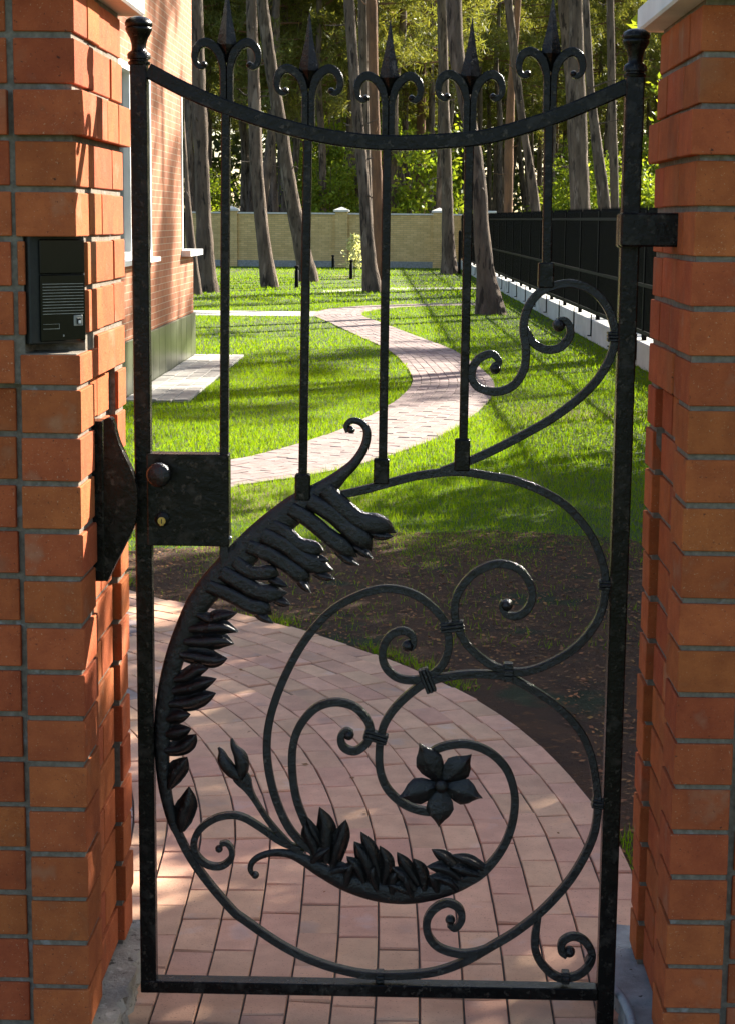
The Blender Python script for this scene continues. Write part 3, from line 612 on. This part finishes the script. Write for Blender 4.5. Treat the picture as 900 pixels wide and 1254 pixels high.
# strike plate on the left pier
YS = 3.835
def s2(px, py): v = atY(px, py, YS); return v.x, v.z
stp = thing('strike_plate', (-.69, YS, s2(120, 710)[1]), 'curved black iron strike plate fixed to the left pier beside the lock', 'strike plate')
x0, z1 = s2(117, 514); x1, z0 = s2(131, 709)
mb = MB(); mb.box(-.688, x1, YS-.03, YS+.03, z0, z1, .003); mb.build('mounting_bar', 'ironsmooth', stp)
edge = spline([np.array(p, float) for p in ((131, 512), (139, 513), (147, 541), (159, 567), (167, 588), (169.5, 606), (167, 636), (154, 666), (142, 690), (133, 709))], 5)
inner = [np.array((129, y_)) for y_ in np.linspace(512, 709, len(edge))]; vs = []; fs = []; n = len(edge)
for yy in (YS-.024, YS-.016):
    for e_, i_ in zip(edge, inner): vs.append((s2(*i_)[0], yy, s2(*i_)[1])); vs.append((s2(*e_)[0], yy, s2(*e_)[1]))
for i in range(n-1):
    a = 2*i; b = 2*n+a; fs += [(a, a+1, a+3, a+2), (b, b+2, b+3, b+1), (a+1, b+1, b+3, a+3), (a, a+2, b+2, b)]
fs += [(0, 2*n, 2*n+1, 1), (2*n-2, 2*n-1, 4*n-1, 4*n-2)]
fl_ = MB().add(vs, fs).build('curved_flange', 'ironsmooth', stp)
lip = MB(); lip.ribbon([s2(*e_) for e_ in edge], .004, .034, YS-.010); lip.build('flange_lip', 'ironsmooth', fl_)
# conduit and rubble at the foot of the right pier
cp = spline([np.array(v) for v in (atZ(744, 1204, .04), atZ(753, 1213, .06), atZ(762, 1224, .081), atZ(768, 1236, .084), atZ(773, 1250, .084), atZ(779, 1285, .08))], 44)
mb = MB(); mb.tube(cp, [.0085+.0024*math.sin(i*.8) for i in range(len(cp))], 10); cd = mb.build('conduit', 'conduit', smooth=60)
tag(cd, 'pale grey corrugated cable conduit on the ground by the right pier', 'conduit')
c = atZ(766, 1160, .02)
rk = rough_block('concrete_lump', 'greyconcrete', None, c.x-.035, c.x+.03, c.y-.05, c.y+.05, .012, .055, .006, (3, 4, 2)); tag(rk, 'small grey concrete lump beside the foot of the right pier', 'rubble')

# ------------------------------------------------------------------ house on the left
XH, Y0, Y1 = -2.90, 15.0, 24.2
hz = lambda z: z*1.0165+CAMZ
ZP, ZS, ZL1, ZL2, ZR = hz(-1.24), hz(-.43), hz(1.53), hz(1.62), 6.4
house = thing('house', (XH-3, (Y0+Y1)/2, 0), 'sunlit orange brick house with white window frames and grey plinth', 'house')
WT = .38; a0, a1 = 17.2, 20.25; c0 = 23.0
mb = MB()
mb.box(XH-WT, XH, Y0, Y1, ZP, ZS); mb.box(XH-WT, XH, Y0, a0, ZS, ZL1); mb.box(XH-WT, XH, a1, c0, ZS, ZL1)
mb.box(XH-WT, XH, Y0, c0, ZL1, ZL2); mb.box(XH-WT, XH, Y0, Y1, ZL2, ZR)
mb.build('wall', 'housebrick', house)
mb = MB(); mb.box(XH-6, XH-WT, Y1-WT, Y1, 0, ZS); mb.box(XH-6, XH-1.9, Y1-WT, Y1, ZS, ZL2); mb.box(XH-6, XH-WT, Y1-WT, Y1, ZL2, ZR)
mb.box(XH-6, XH-WT, Y0, Y0+WT, 0, ZR); mb.box(XH-6.4, XH-6, Y0, Y1, 0, ZR); mb.build('wall', 'housebrick', house)
mb = MB(); mb.box(XH-6, XH-WT, Y0+WT, Y1-WT, ZP-.2, ZP); mb.box(XH-6, XH-WT, Y0+WT, Y1-WT, ZR-.2, ZR); mb.box(XH-2.4, XH-2.3, Y0+WT, Y1-2.2, ZP, ZR-.2); mb.box(XH-2.3, XH-WT, 21.6, 21.7, ZP, ZR-.2); mb.build('interior', 'dark', house)
mb = MB(); mb.box(XH-6.8, XH+.5, Y0-.5, Y1+.5, ZR, ZR+.18); mb.add([(XH-6.8, Y0-.5, ZR+.181), (XH+.5, Y0-.5, ZR+.181), (XH+.5, Y1+.5, ZR+.181), (XH-6.8, Y1+.5, ZR+.181), (XH-3.1, Y0+3, ZR+2), (XH-3.1, Y1-3, ZR+2)], [(0, 1, 4), (1, 2, 5, 4), (2, 3, 5), (3, 0, 4, 5)]); mb.build('roof', 'roof', house)
npn = 18
for i in range(npn):
    ya = Y0+(Y1-Y0)*i/npn; yb = Y0+(Y1-Y0)*(i+1)/npn
    mb = MB(); mb.box(XH-.3, XH+.03, ya+.004, yb-.004, 0, ZP-.004, .004); mb.build('plinth_panel', 'plinth', house, ((XH, (ya+yb)/2, 0)))
# near window: frame, mullion, panes, sill
wn = MB(); fx0, fx1 = XH-.14, XH+.012; fwid = .075
wn.box(fx0, fx1, a0, a0+fwid, ZS, ZL1); wn.box(fx0, fx1, a1-fwid, a1, ZS, ZL1); wn.box(fx0, fx1, a0+fwid, a1-fwid, ZL1-fwid, ZL1); wn.box(fx0, fx1, a0+fwid, a1-fwid, ZS, ZS+fwid)
my = 18.95; wn.box(fx0, fx1-.03, my-.035, my+.035, ZS+fwid, ZL1-fwid)
win = wn.build('window', 'white', house)
for ya, yb in ((a0+fwid, my-.035), (my+.035, a1-fwid)): mb = MB(); mb.box(XH-.10, XH-.09, ya, yb, ZS+fwid, ZL1-fwid); mb.build('pane', 'glass', win)
mb = MB(); mb.box(XH-.1, XH+.10, a0-.06, a1+.06, ZS-.05, ZS-.003); mb.build('sill', 'white', win)
# corner window
wn = MB(); fwid = .085
wn.box(fx0, fx1, c0, c0+fwid, ZS, ZL2); wn.box(fx0, fx1, c0+fwid, Y1-.003, ZL2-fwid, ZL2-.002); win2 = wn.build('corner_window', 'white', house)
mb = MB(); mb.box(XH-.10, XH-.09, c0+fwid, Y1-.1, ZS, ZL2-fwid); mb.build('pane', 'glass', win2)
mb = MB(); mb.box(XH-1.9, XH-.10, Y1-.10, Y1-.09, ZS, ZL2-fwid); mb.build('pane', 'glass', win2)
mb = MB(); mb.box(XH-.3, XH+.12, c0-.05, Y1+.12, ZS-.055, ZS+.02); mb.box(XH-2, XH-.3, Y1-.3, Y1+.12, ZS-.055, ZS+.02); mb.build('sill', 'white', win2)
ap = MB()
for i in range(30):
    for j in range(4):
        ya = 17.85+i*.205; xa = XH+.035+j*.165; ap.box(xa+.004, xa+.161, ya+.003+(j % 2)*.1, ya+.202+(j % 2)*.1, 0, .03+random.gauss(0, .002), .004)
ap = ap.build('apron', 'slab'); tag(ap, kind='structure')

# ------------------------------------------------------------------ yellow brick wall at the back
YW = 69.5
bw = thing('boundary_wall', (-4, YW, 0), 'long pale yellow brick boundary wall across the back of the lawn', 'wall')
mb = MB(); mb.box(-30, 3.2, YW, YW+.25, .25, 2.02); mb.build('wall_panel', 'yellowbrick', bw)
mb = MB(); mb.box(-30, 3.2, YW-.05, YW+.3, 0, .25); mb.build('base', 'greyconcrete', bw)
mb = MB(); mb.box(-30, 3.2, YW-.06, YW+.31, 2.02, 2.08); mb.build('coping', 'cap', bw)
for x in (-24, -18.6, -12.6, -6.85, -2.6+.0, 1.15):
    mb = MB(); mb.box(x-.24, x+.24, YW-.12, YW+.37, 0, 2.12); o = mb.build('wall_pier', 'yellowbrick', bw)
    mb = MB(); mb.box(x-.3, x+.3, YW-.18, YW+.43, 2.12, 2.19); mb.add([(x-.3, YW-.18, 2.191), (x+.3, YW-.18, 2.191), (x+.3, YW+.43, 2.191), (x-.3, YW+.43, 2.191), (x, YW+.12, 2.31)], [(0, 1, 4), (1, 2, 4), (2, 3, 4), (3, 0, 4)]); mb.build('pier_cap', 'cap', o)

# ------------------------------------------------------------------ black fence on a white base along the right
fence = thing('metal_fence', (3, 30, 0), 'black metal fence on white concrete base along the right side', 'fence')
def fX(y): return 3.05-.0225*(y-23)
PB = 2.36; ys = [9+PB*i for i in range(26)]
for i, ya in enumerate(ys):
    yb = ya+PB; an = math.atan2(fX(yb)-fX(ya), PB)
    def tr(mb, k0): mb.v[k0:] = [(fX(ya)+x*math.cos(an)+y*math.sin(an), ya-x*math.sin(an)+y*math.cos(an), z) for x, y, z in mb.v[k0:]]
    mb = MB(); mb.box(-.09, .22, .012, PB-.012, 0, .335+random.gauss(0, .006), .012); tr(mb, 0); mb.build('base_block', 'whitestone', fence)
    mb = MB(); mb.box(-.03, .03, -.03, .03, .33, 2.0); mb.box(-.108, -.092, -.022, .022, .10, .42); mb.box(-.15, -.092, -.022, .05, .085, .10); tr(mb, 0); mb.build('post', 'fence', fence)
    pn = MB()
    for j in range(1, 24): y_ = j*PB/24; pn.box(-.012, .012, y_-.011, y_+.011, .40, 1.98); pn.add([(-.012, y_-.012, 1.98), (.012, y_-.012, 1.98), (.012, y_+.012, 1.98), (-.012, y_+.012, 1.98), (0, y_, 2.07)], [(0, 1, 4), (1, 2, 4), (2, 3, 4), (3, 0, 4)])
    for z in (.42, 1.02, 1.86): pn.box(-.03, -.0125, .031, PB-.031, z, z+.045)
    tr(pn, 0); pn.build('picket_panel', 'fence', fence)
ep = thing('corner_post', (3.0, 68.6, 0), 'pale capped post where the black fence meets the back wall', 'post')
mb = MB(); mb.box(2.72, 3.2, 68.4, 68.9, 0, 2.1); mb.build('shaft', 'yellowbrick', ep); mb = MB(); mb.box(2.64, 3.28, 68.32, 68.98, 2.1, 2.2, .02); mb.build('cap', 'cap', ep)

# ------------------------------------------------------------------ foliage meshes
def rdir(n, up=.0):
    d = rng.normal(size=(n, 3)); d[:, 2] += up; return d/np.linalg.norm(d, axis=1)[:, None]
def blades(c, d, ln, wd):
    """one thin triangle per entry: base centre c, direction d, length ln, half width wd"""
    s = np.cross(d, rdir(len(c))); s /= np.linalg.norm(s, axis=1)[:, None]+1e-9
    return np.stack([c-s*wd[:, None], c+s*wd[:, None], c+d*ln[:, None]], 1).reshape(-1, 3)
def pine_crown(h0, h1, rad, nb, tufts, per, ln=.28, wd=.022):
    cs = []; limbs = []
    for b in range(nb):
        t_ = rng.random()**.85; z = h0+(h1-h0)*t_; az = rng.random()*2*math.pi
        r = rad*(1-.75*t_)*(.55+.6*rng.random())*(min(1, .45+1.8*t_))
        tipz = z+r*(rng.random()*.5-.12); p0 = np.array((0, 0, z)); p1 = np.array((r*math.cos(az), r*math.sin(az), tipz)); limbs.append((p0, p1))
        for k in range(tufts):
            u_ = .35+.65*rng.random()**.7; c = p0+(p1-p0)*u_+rng.normal(0, .16+.22*u_, 3)*np.array((1, 1, .5)); cs.append(c)
    cs = np.repeat(np.array(cs), per, 0); n = len(cs); cs = cs+rng.normal(0, .09, (n, 3))
    d = rdir(n, .35); return blades(cs, d, ln*(.6+.8*rng.random(n)), wd*(.7+.6*rng.random(n))), limbs
def trunk_mesh(mb, pts, rad, n=11, jit=.03):
    P = spline([np.array(p, float) for p in pts], 4); r = np.interp(np.linspace(0, 1, len(P)), np.linspace(0, 1, len(rad)), rad)
    k0 = len(mb.v); mb.tube(P, [max(x, .004)*(1+rng.normal(0, jit)) for x in r], n)
def limb_geo(mb, limbs, cap=30):
    for p0, p1 in limbs[:cap]:
        m_ = (p0+p1)/2+np.array((0, 0, -.1)); mb.tube([p0, m_, p1], [.05, .032, .012], 5)
CR = []
for i in range(4):
    V, lb = pine_crown(11, 20, 3.2, 30, 8, 14, .34, .03); lm = MB(); limb_geo(lm, lb)
    CR.append((soup('crown', V, 3, 'needles'), lm.mesh('limbs', smooth=60)))
    CR[-1][1].materials.append(M['barkred'])
CRB = []
for i in range(4):
    V, lb = pine_crown(6.6+i*.5, 17+i, 3.0, 54, 13, 16, .30, .024); lm = MB(); limb_geo(lm, lb, 60)
    CRB.append((soup('crown', V, 3, 'needles'), lm.mesh('limbs', smooth=60)))
    CRB[-1][1].materials.append(M['barkred'])
def pine(name, base, label, trunk_pts, rad, crown, mat='bark', group=None, cscale=1., spin=None):
    o = thing(name, base, label, 'tree', group); b = Vector(base)
    mb = MB(); trunk_mesh(mb, trunk_pts, rad)
    for _ in range(11):
        q_ = rng.integers(3, len(trunk_pts)-8); p0 = np.array(trunk_pts[q_], float); a_ = rng.random()*6.28; L_s = .15+.5*rng.random()**2; r0 = .014+.014*rng.random()
        d_ = np.array((math.cos(a_), math.sin(a_), rng.uniform(-.25, .5))); mb.tube([p0, p0+d_*(rad[q_]+L_s*.5), p0+d_*(rad[q_]+L_s)+np.array((0, 0, rng.normal(0, .06)))], [r0, r0*.8, r0*.35], 5)
    mb.build('trunk', mat, o, smooth=70)
    top = Vector(trunk_pts[-1]); axis = Vector((trunk_pts[-1][0], trunk_pts[-1][1], 0))
    c = link('crown', crown[0], o, (axis.x, axis.y, 0)); c.rotation_euler = (0, 0, spin if spin is not None else rng.random()*6.28); c.scale = (cscale, cscale, cscale)
    tag(link('limbs', crown[1], c, (axis.x, axis.y, 0)), kind='stuff'); return o

# traced pines: photo points from base upward with widths in pixels, distance Y, label
def traced(pts, Y, label, mat='bark', H=21., nm='pine_tree', crown=None, group=None):
    """pts: (px, py, width px) base first; extrapolated upward to full height"""
    W3 = [atY(px, py, Y) for px, py, _ in pts]; rr = [w*Y/F/2 for _, _, w in pts]
    if W3[0].z > .05:      # base hidden behind the fence or wall: run the stem down to the ground
        W3.insert(0, Vector((W3[0].x+(W3[0].x-W3[1].x)*.5, Y, -.05))); rr.insert(0, rr[0]*1.15)
    else: W3[0].z = -.05; rr[0] *= 1.12
    p1, p0 = W3[-1], W3[-2]; sl = (p1.x-p0.x)/(p1.z-p0.z)*.5
    for f_ in (.4, .7, 1.):
        z = p1.z+(H-p1.z)*f_; W3.append(Vector((p1.x+sl*(z-p1.z)*(1-.4*f_), Y+rng.normal(0, .2), z))); rr.append(rr[len(pts)-1]*(1-.72*f_))
    P = np.array([tuple(p) for p in W3]); zs = np.linspace(P[0, 2], P[-1, 2], 26)
    pts3 = [(np.interp(z, P[:, 2], P[:, 0]), np.interp(z, P[:, 2], P[:, 1]), z) for z in zs]; rad = [np.interp(z, P[:, 2], rr) for z in zs]
    rad[0] *= 1.2
    return pine(nm, (W3[0].x, Y, 0), label, pts3, rad, crown or CR[rng.integers(4)], mat, group)
traced([(241, 364, 12), (234, 300, 11), (228, 240, 10), (222, 150, 9)], 43.5, 'slanting pine trunk seen past the corner of the brick house')
traced([(254, 357, 23), (250, 280, 19), (247, 200, 18), (243, 100, 18), (240, 0, 17)], 45, 'thick upright pine next to the house corner')
traced([(331, 352, 18), (322, 290, 16), (314, 200, 16), (311, 100, 15), (308, 0, 13)], 48.3, 'grey pine on the lawn, first one right of the leftmost gate bar')
traced([(379, 343, 20), (367, 290, 19), (355, 230, 18), (347, 173, 16), (333, 89, 15), (321, 0, 14)], 53, 'pine leaning to the left, half hidden behind the second gate bar')
traced([(456, 357, 19), (450, 300, 16), (446, 230, 14), (437, 133, 13), (427, 0, 13)], 46.3, 'straight grey pine just left of the middle gate bar')
traced([(466, 350, 13), (462, 230, 13), (458, 133, 12), (455, 0, 12)], 50, 'reddish pine half hidden by the middle gate bar', 'barkred')
traced([(452, 300, 11), (447, 150, 11), (444, 0, 11)], 57, 'dim pine trunk between two nearer ones at the middle bar')
traced([(550, 336, 17), (548, 280, 15), (547, 222, 13), (543, 111, 12), (541, 0, 12)], 62, 'slim pine against the yellow wall left of the fourth gate bar')
traced([(601, 385, 31), (595, 340, 23), (589, 280, 19), (585, 210, 18), (573, 140, 18), (559, 67, 18), (555, 0, 19)], 35.6, 'big pine with flared foot growing beside the black fence')
traced([(711, 262, 25), (709, 200, 23), (706, 100, 21), (705, 0, 15)], 47, 'thickest pine behind the black fence, between the fifth bar and right stile')
traced([(704, 240, 12), (699, 100, 14), (690, 0, 15)], 52, 'pine twinned with the thickest trunk behind the fence')
traced([(741, 258, 16), (731, 180, 13), (723, 111, 10), (717, 0, 8)], 44, 'slanting pine behind the fence near the right gate stile')
traced([(753, 258, 11), (749, 111, 10), (747, 0, 9)], 49, 'slim upright pine closest to the right gate stile')
traced([(657, 262, 12), (648, 200, 10), (640, 155, 9), (632, 89, 10), (622, 0, 10)], 50, 'thin pine curving left behind the fifth gate bar')
traced([(622, 262, 11), (623, 180, 11), (626, 100, 9), (634, 0, 8)], 58, 'dark pine rising above the far end of the black fence', 'barkred')
traced([(514, 262, 12), (515, 180, 11), (516, 90, 10), (518, 0, 9)], 84, 'reddish pine behind the wall between the third and fourth finials', 'barkred', crown=CRB[0])
traced([(495, 262, 11), (488, 200, 10), (480, 140, 9), (474, 90, 7)], 78, 'dark slanting pine behind the wall right of the middle gate bar', crown=CRB[1])

# forest behind the wall and beyond the fence
r_ = random.Random(5)
TV = []
for i in range(4):
    mb = MB(); x = 0; pts = []
    for j in range(9): pts.append((x, r_.gauss(0, .05), j*2.4-.1)); x += r_.gauss(0, .12)
    trunk_mesh(mb, pts, [.20, .17, .15, .13, .11, .08, .05, .02]); me = mb.mesh('trunk', smooth=70); me.materials.append(M['bark']); TV.append(me)
spots = []
while len(spots) < 150:
    Y = 72.5+r_.random()**1.5*75; X = r_.uniform(-.16*Y-2, .185*Y+3)
    if X > .02*Y and Y < 91: continue
    if all((X-a)**2+(Y-b)**2 > 1.6 for a, b in spots): spots.append((X, Y))
for i, (X, Y) in enumerate(spots):
    o = thing('forest_pine', (X, Y, 0), 'slender dark pine standing in the forest behind the yellow wall', 'tree', 'pines in the forest behind the wall')
    t_ = link('trunk', TV[i % 4], o, (X, Y, 0)); t_.rotation_euler = (0, 0, r_.random()*6.28); s_ = r_.uniform(.85, 1.3); t_.scale = (s_, s_, 1)
    cr = CRB[i % 4]; c = link('crown', cr[0], o, (X, Y, 0)); c.rotation_euler = (0, 0, r_.random()*6.28); s_ = r_.uniform(.9, 1.2); c.scale = (s_, s_, s_); tag(link('limbs', cr[1], c, (X, Y, 0)), kind='stuff')
SH = []
for i in range(4):
    n = 3800; H = 4.2+i*.5
    cl = rng.normal(size=(60, 3))*np.array((.85, .85, 1.1))+np.array((0, 0, H*.52)); cl[:, 2] = np.clip(cl[:, 2], .3, H)
    c = cl[rng.integers(0, 60, n)]+rng.normal(0, .26, (n, 3)); d = rdir(n); s = np.cross(d, rdir(n)); s /= np.linalg.norm(s, axis=1)[:, None]
    l = (.07+.07*rng.random(n))[:, None]; V = np.stack([c-d*l, c+s*l*.5, c+d*l, c-s*l*.5], 1).reshape(-1, 3)
    st_ = MB()
    for j in range(5): a = j*1.26; st_.tube([(0, 0, 0), (.2*math.cos(a), .2*math.sin(a), H*.35), (.7*math.cos(a), .7*math.sin(a), H*.8)], [.05, .035, .01], 5)
    sm_ = st_.mesh('stem', smooth=60); sm_.materials.append(M['bark']); SH.append((soup('foliage', V, 4, 'leaves'), sm_))
for i in range(28):
    Y = 72.5+r_.random()**1.2*50; X = r_.uniform(-.16*Y-1, .18*Y+2)
    o = thing('understory_shrub', (X, Y, 0), 'bright green leafy shrub among the pines behind the yellow wall', 'shrub', 'shrubs among the pines')
    sh = SH[i % 4]; s_ = r_.uniform(.8, 1.35); a = r_.random()*6.28
    for nm, me in (('foliage', sh[0]), ('stem', sh[1])): c = link(nm, me, o, (X, Y, 0)); c.rotation_euler = (0, 0, a); c.scale = (s_, s_, s_)
n = 60000
P = np.stack([rng.uniform(-42, 50, n), rng.uniform(150, 185, n), 26*rng.random(n)**.9], 1); P = P+rng.normal(0, 1.1, (n, 3))
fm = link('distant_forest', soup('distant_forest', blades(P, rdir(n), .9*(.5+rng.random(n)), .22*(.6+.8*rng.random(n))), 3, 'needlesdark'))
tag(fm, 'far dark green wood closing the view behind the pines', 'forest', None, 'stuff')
# pines to the right, outside the view, whose crowns break up the sunlight on the lawn
for i, (X, Y, s_) in enumerate([(22, 36, .9), (27, 50, 1.), (36, 58, 1.1), (12.5, 39, .9), (19, 46, 1.), (8.5, 42, .85), (16, 27.5, .8), (9.5, 32, .9), (13, 34.5, .9), (7.5, 51, .9), (10, 58, .9)]):
    o = thing('fence_side_pine', (X, Y, 0), 'tall pine beyond the black fence to the right', 'tree', 'pines beyond the black fence')
    t_ = link('trunk', TV[i % 4], o, (X, Y, 0)); t_.scale = (1.2*s_, 1.2*s_, 1.1)
    cr = CR[i % 4]; c = link('crown', cr[0], o, (X, Y, 0)); c.rotation_euler = (0, 0, i*1.3); c.scale = (s_, s_, s_); tag(link('limbs', cr[1], c, (X, Y, 0)), kind='stuff')

n = 4300; cl = rng.normal(size=(70, 3))*np.array((1.0, 1.0, 1.2))+np.array((0, 0, 3.1)); cl[:, 2] = np.clip(cl[:, 2], .6, 5.2)
c = cl[rng.integers(0, 70, n)]+rng.normal(0, .22, (n, 3)); d = rdir(n); s = np.cross(d, rdir(n)); s /= np.linalg.norm(s, axis=1)[:, None]
l = (.06+.06*rng.random(n))[:, None]; thin = soup('foliage', np.stack([c-d*l, c+s*l*.5, c+d*l, c-s*l*.5], 1).reshape(-1, 3), 4, 'leaves')
for i, (X, Y, s_) in enumerate([(5.0, 11.4, 1.), (6.2, 9.4, 1.), (4.7, 14.2, .85), (6.3, 17., 1.05), (7.6, 13, 1.05), (5.6, 13.2, 1.), (4.4, 12.6, .9), (4.6, 10.2, .85), (4.5, 9.2, .9), (5.5, 10.4, .95)]):  # added trees, out of view, placed to shade the paving and soil
    o = thing('shade_tree', (X, Y, 0), 'small leafy tree out of view, added to shade the paving', 'tree', 'unseen trees added for shade')
    for nm, me in (('foliage', thin), ('stem', SH[1][1])): c = link(nm, me, o, (X, Y, 0)); c.rotation_euler = (0, 0, i*1.7); c.scale = (s_, s_, s_)

# ------------------------------------------------------------------ small things on the lawn
def bollard(px, py, top, lab):
    b = atZ(px, py); h = (py-top)*b.y/F; o = thing('bollard_light', b, lab, 'bollard', 'black bollard lights on the lawn')
    mb = MB(); mb.lathe([(.055, 0), (.055, h*.78), (.05, h*.79)], b, 12); mb.build('post', 'fence', o, smooth=40)
    mb = MB(); mb.lathe([(.04, h*.79), (.04, h*.88), (.062, h*.89), (.062, h*.97), (.03, h)], b, 12); mb.build('head', 'fence', o, smooth=40)
bollard(363.5, 352, 325, 'black bollard light left of the second gate bar')
bollard(408, 330, 312, 'small black bollard light in front of the yellow wall')
bollard(430, 342, 318, 'black bollard light under the pale sapling')
b = atZ(430, 341); b.x += .1; sap = thing('sapling', b, 'pale leafed young tree in front of the yellow wall', 'sapling')
h = 1.35; n = 260; u_ = rng.random(n); c = np.array(b)+np.stack([rng.normal(0, .17*(1.1-u_*.7), n), rng.normal(0, .17*(1.1-u_*.7), n), .35+u_*(h-.3)], 1)
d = rdir(n, .5); s = np.cross(d, rdir(n)); s /= np.linalg.norm(s, axis=1)[:, None]; l = (.06+.05*rng.random(n))[:, None]
me = soup('leaves', (np.stack([c-d*l, c+s*l*.4, c+d*l, c-s*l*.4], 1).reshape(-1, 3)-np.array(b)), 4, 'saplingleaf'); link('crown', me, sap, b)
mb = MB(); mb.tube([b, b+Vector((.02, 0, h*.5)), b+Vector((-.01, 0, h))], [.018, .013, .005], 6); mb.build('trunk', 'bark', sap, smooth=60)
b = atZ(562, 336); o = thing('thin_post', b, 'thin black post next to the slim pine by the wall', 'post'); mb = MB(); mb.lathe([(.05, 0), (.05, 1.45), (.03, 1.5)], b, 10); mb.build('shaft', 'fence', o)

# ------------------------------------------------------------------ grass, litter
def inpath(x, y):
    near = (np.abs(y[:, None]-rail[None, ::6, 1]) < .9)
    d2 = (x[:, None]-(rail+NL*LW*LANES/2)[None, ::6, 0])**2+(y[:, None]-(rail+NL*LW*LANES/2)[None, ::6, 1])**2
    return (d2.min(1) < (LW*LANES/2)**2) | ((x < .6) & (x > -1.3) & (y < 6.9))
def polymask(x, y, P):
    ins = np.zeros(len(x), bool); n = len(P); j = n-1
    for i in range(n):
        xi, yi = P[i]; xj, yj = P[j]
        if yi != yj: ins ^= ((yi > y) != (yj > y)) & (x < (xj-xi)*(y-yi)/(yj-yi)+xi)
        j = i
    return ins
def field(n, y0, y1, hl, hw):
    y = y0+(y1-y0)*rng.random(n); x = (-.19*y-.5)+(.39*y+1.1)*rng.random(n)
    k = ~inpath(x, y); soil = polymask(x, y, soilp); k &= (~soil) | (rng.random(n) < .06+.75*np.clip((y-9.1+.25*np.sin(x*5)+.2*np.sin(x*11+1))/1.2, 0, 1)**2)
    k &= ~((x < XH+.72) & (y > 17.8) & (y < 24.1)) & (x > XH+.05-(y > 24.3)*99) & (x < 3.05-.0225*(y-23)-.02) & ~((y > 34.05) & (y < 35.95) & (x < -1.7)) & (y < YW-.1)
    k &= rng.random(n) < .80+.45*np.sin(x*.8+1.1*np.sin(y*.31))*np.sin(y*.27+1.3*np.sin(x*.5)+.5)
    x, y = x[k], y[k]; soil = soil[k]; n = len(x); c = np.stack([x, y, np.zeros(n)], 1); d = rdir(n, 2.2)
    lf = np.sin(x*1.7+1.3*np.sin(y*.9))*np.cos(y*.8+x)*.25+1
    return blades(c, d, hl*(.5+.8*rng.random(n))*lf*np.where(soil, .8, 1), hw*(.7+.6*rng.random(n)))
V = np.concatenate([field(150000, 7.6, 13, .042, .0021), field(140000, 13, 22, .045, .0036), field(120000, 22, 40, .05, .0065), field(70000, 40, 69, .06, .012)])
tag(link('grass', soup('grass', V, 3, 'grass')), 'short green lawn grass on both sides of the path', 'grass', None, 'stuff')
n = 30000; x = rng.uniform(-2.2, 3., n); y = rng.uniform(4.3, 10.8, n); k = polymask(x, y, soilp) & ~inpath(x, y); x, y = x[k], y[k]
k = np.zeros(0); ex = rng.uniform(-1.2, .65, 90); ey = rng.uniform(4, 8, 90)
x = np.r_[x, ex[:40]]; y = np.r_[y, ey[:40]]; z = np.full(len(x), .012); z[-40:] = .022; n = len(x)
d = rdir(n); d[:, 2] *= .25; s = np.cross(d, np.array((0, 0, 1.))); s /= np.linalg.norm(s, axis=1)[:, None]+1e-9; s[:, 2] += rng.normal(0, .25, n); l = (.006+.012*rng.random(n)**2)[:, None]; c = np.stack([x, y, z], 1)
tag(link('leaf_litter', soup('leaf_litter', np.stack([c-d*l, c+s*l*.5, c+d*l, c-s*l*.5], 1).reshape(-1, 3), 4, 'litter')), 'dry brown leaf litter scattered over the dark soil bed', 'litter', None, 'stuff')
# tufts along the edge of the paving
E_ = rail[(rail[:, 1] < 9.5) & (rail[:, 1] > 4.6)]; n = 2600; i = rng.integers(0, len(E_), n); cl = (np.sin(i*.21)+np.sin(i*.083+2)) > .1; i = i[cl]; n = len(i)
c = np.c_[E_[i]+np.c_[np.abs(rng.normal(0, .05, n))+.005, np.abs(rng.normal(0, .03, n))], np.zeros(n)]
tag(link('edge_grass', soup('edge_grass', blades(c, rdir(n, 2.), .045*(.5+rng.random(n)), np.full(n, .0022)), 3, 'grass')), 'sparse grass tufts along the edge of the brick paving', 'grass', None, 'stuff')
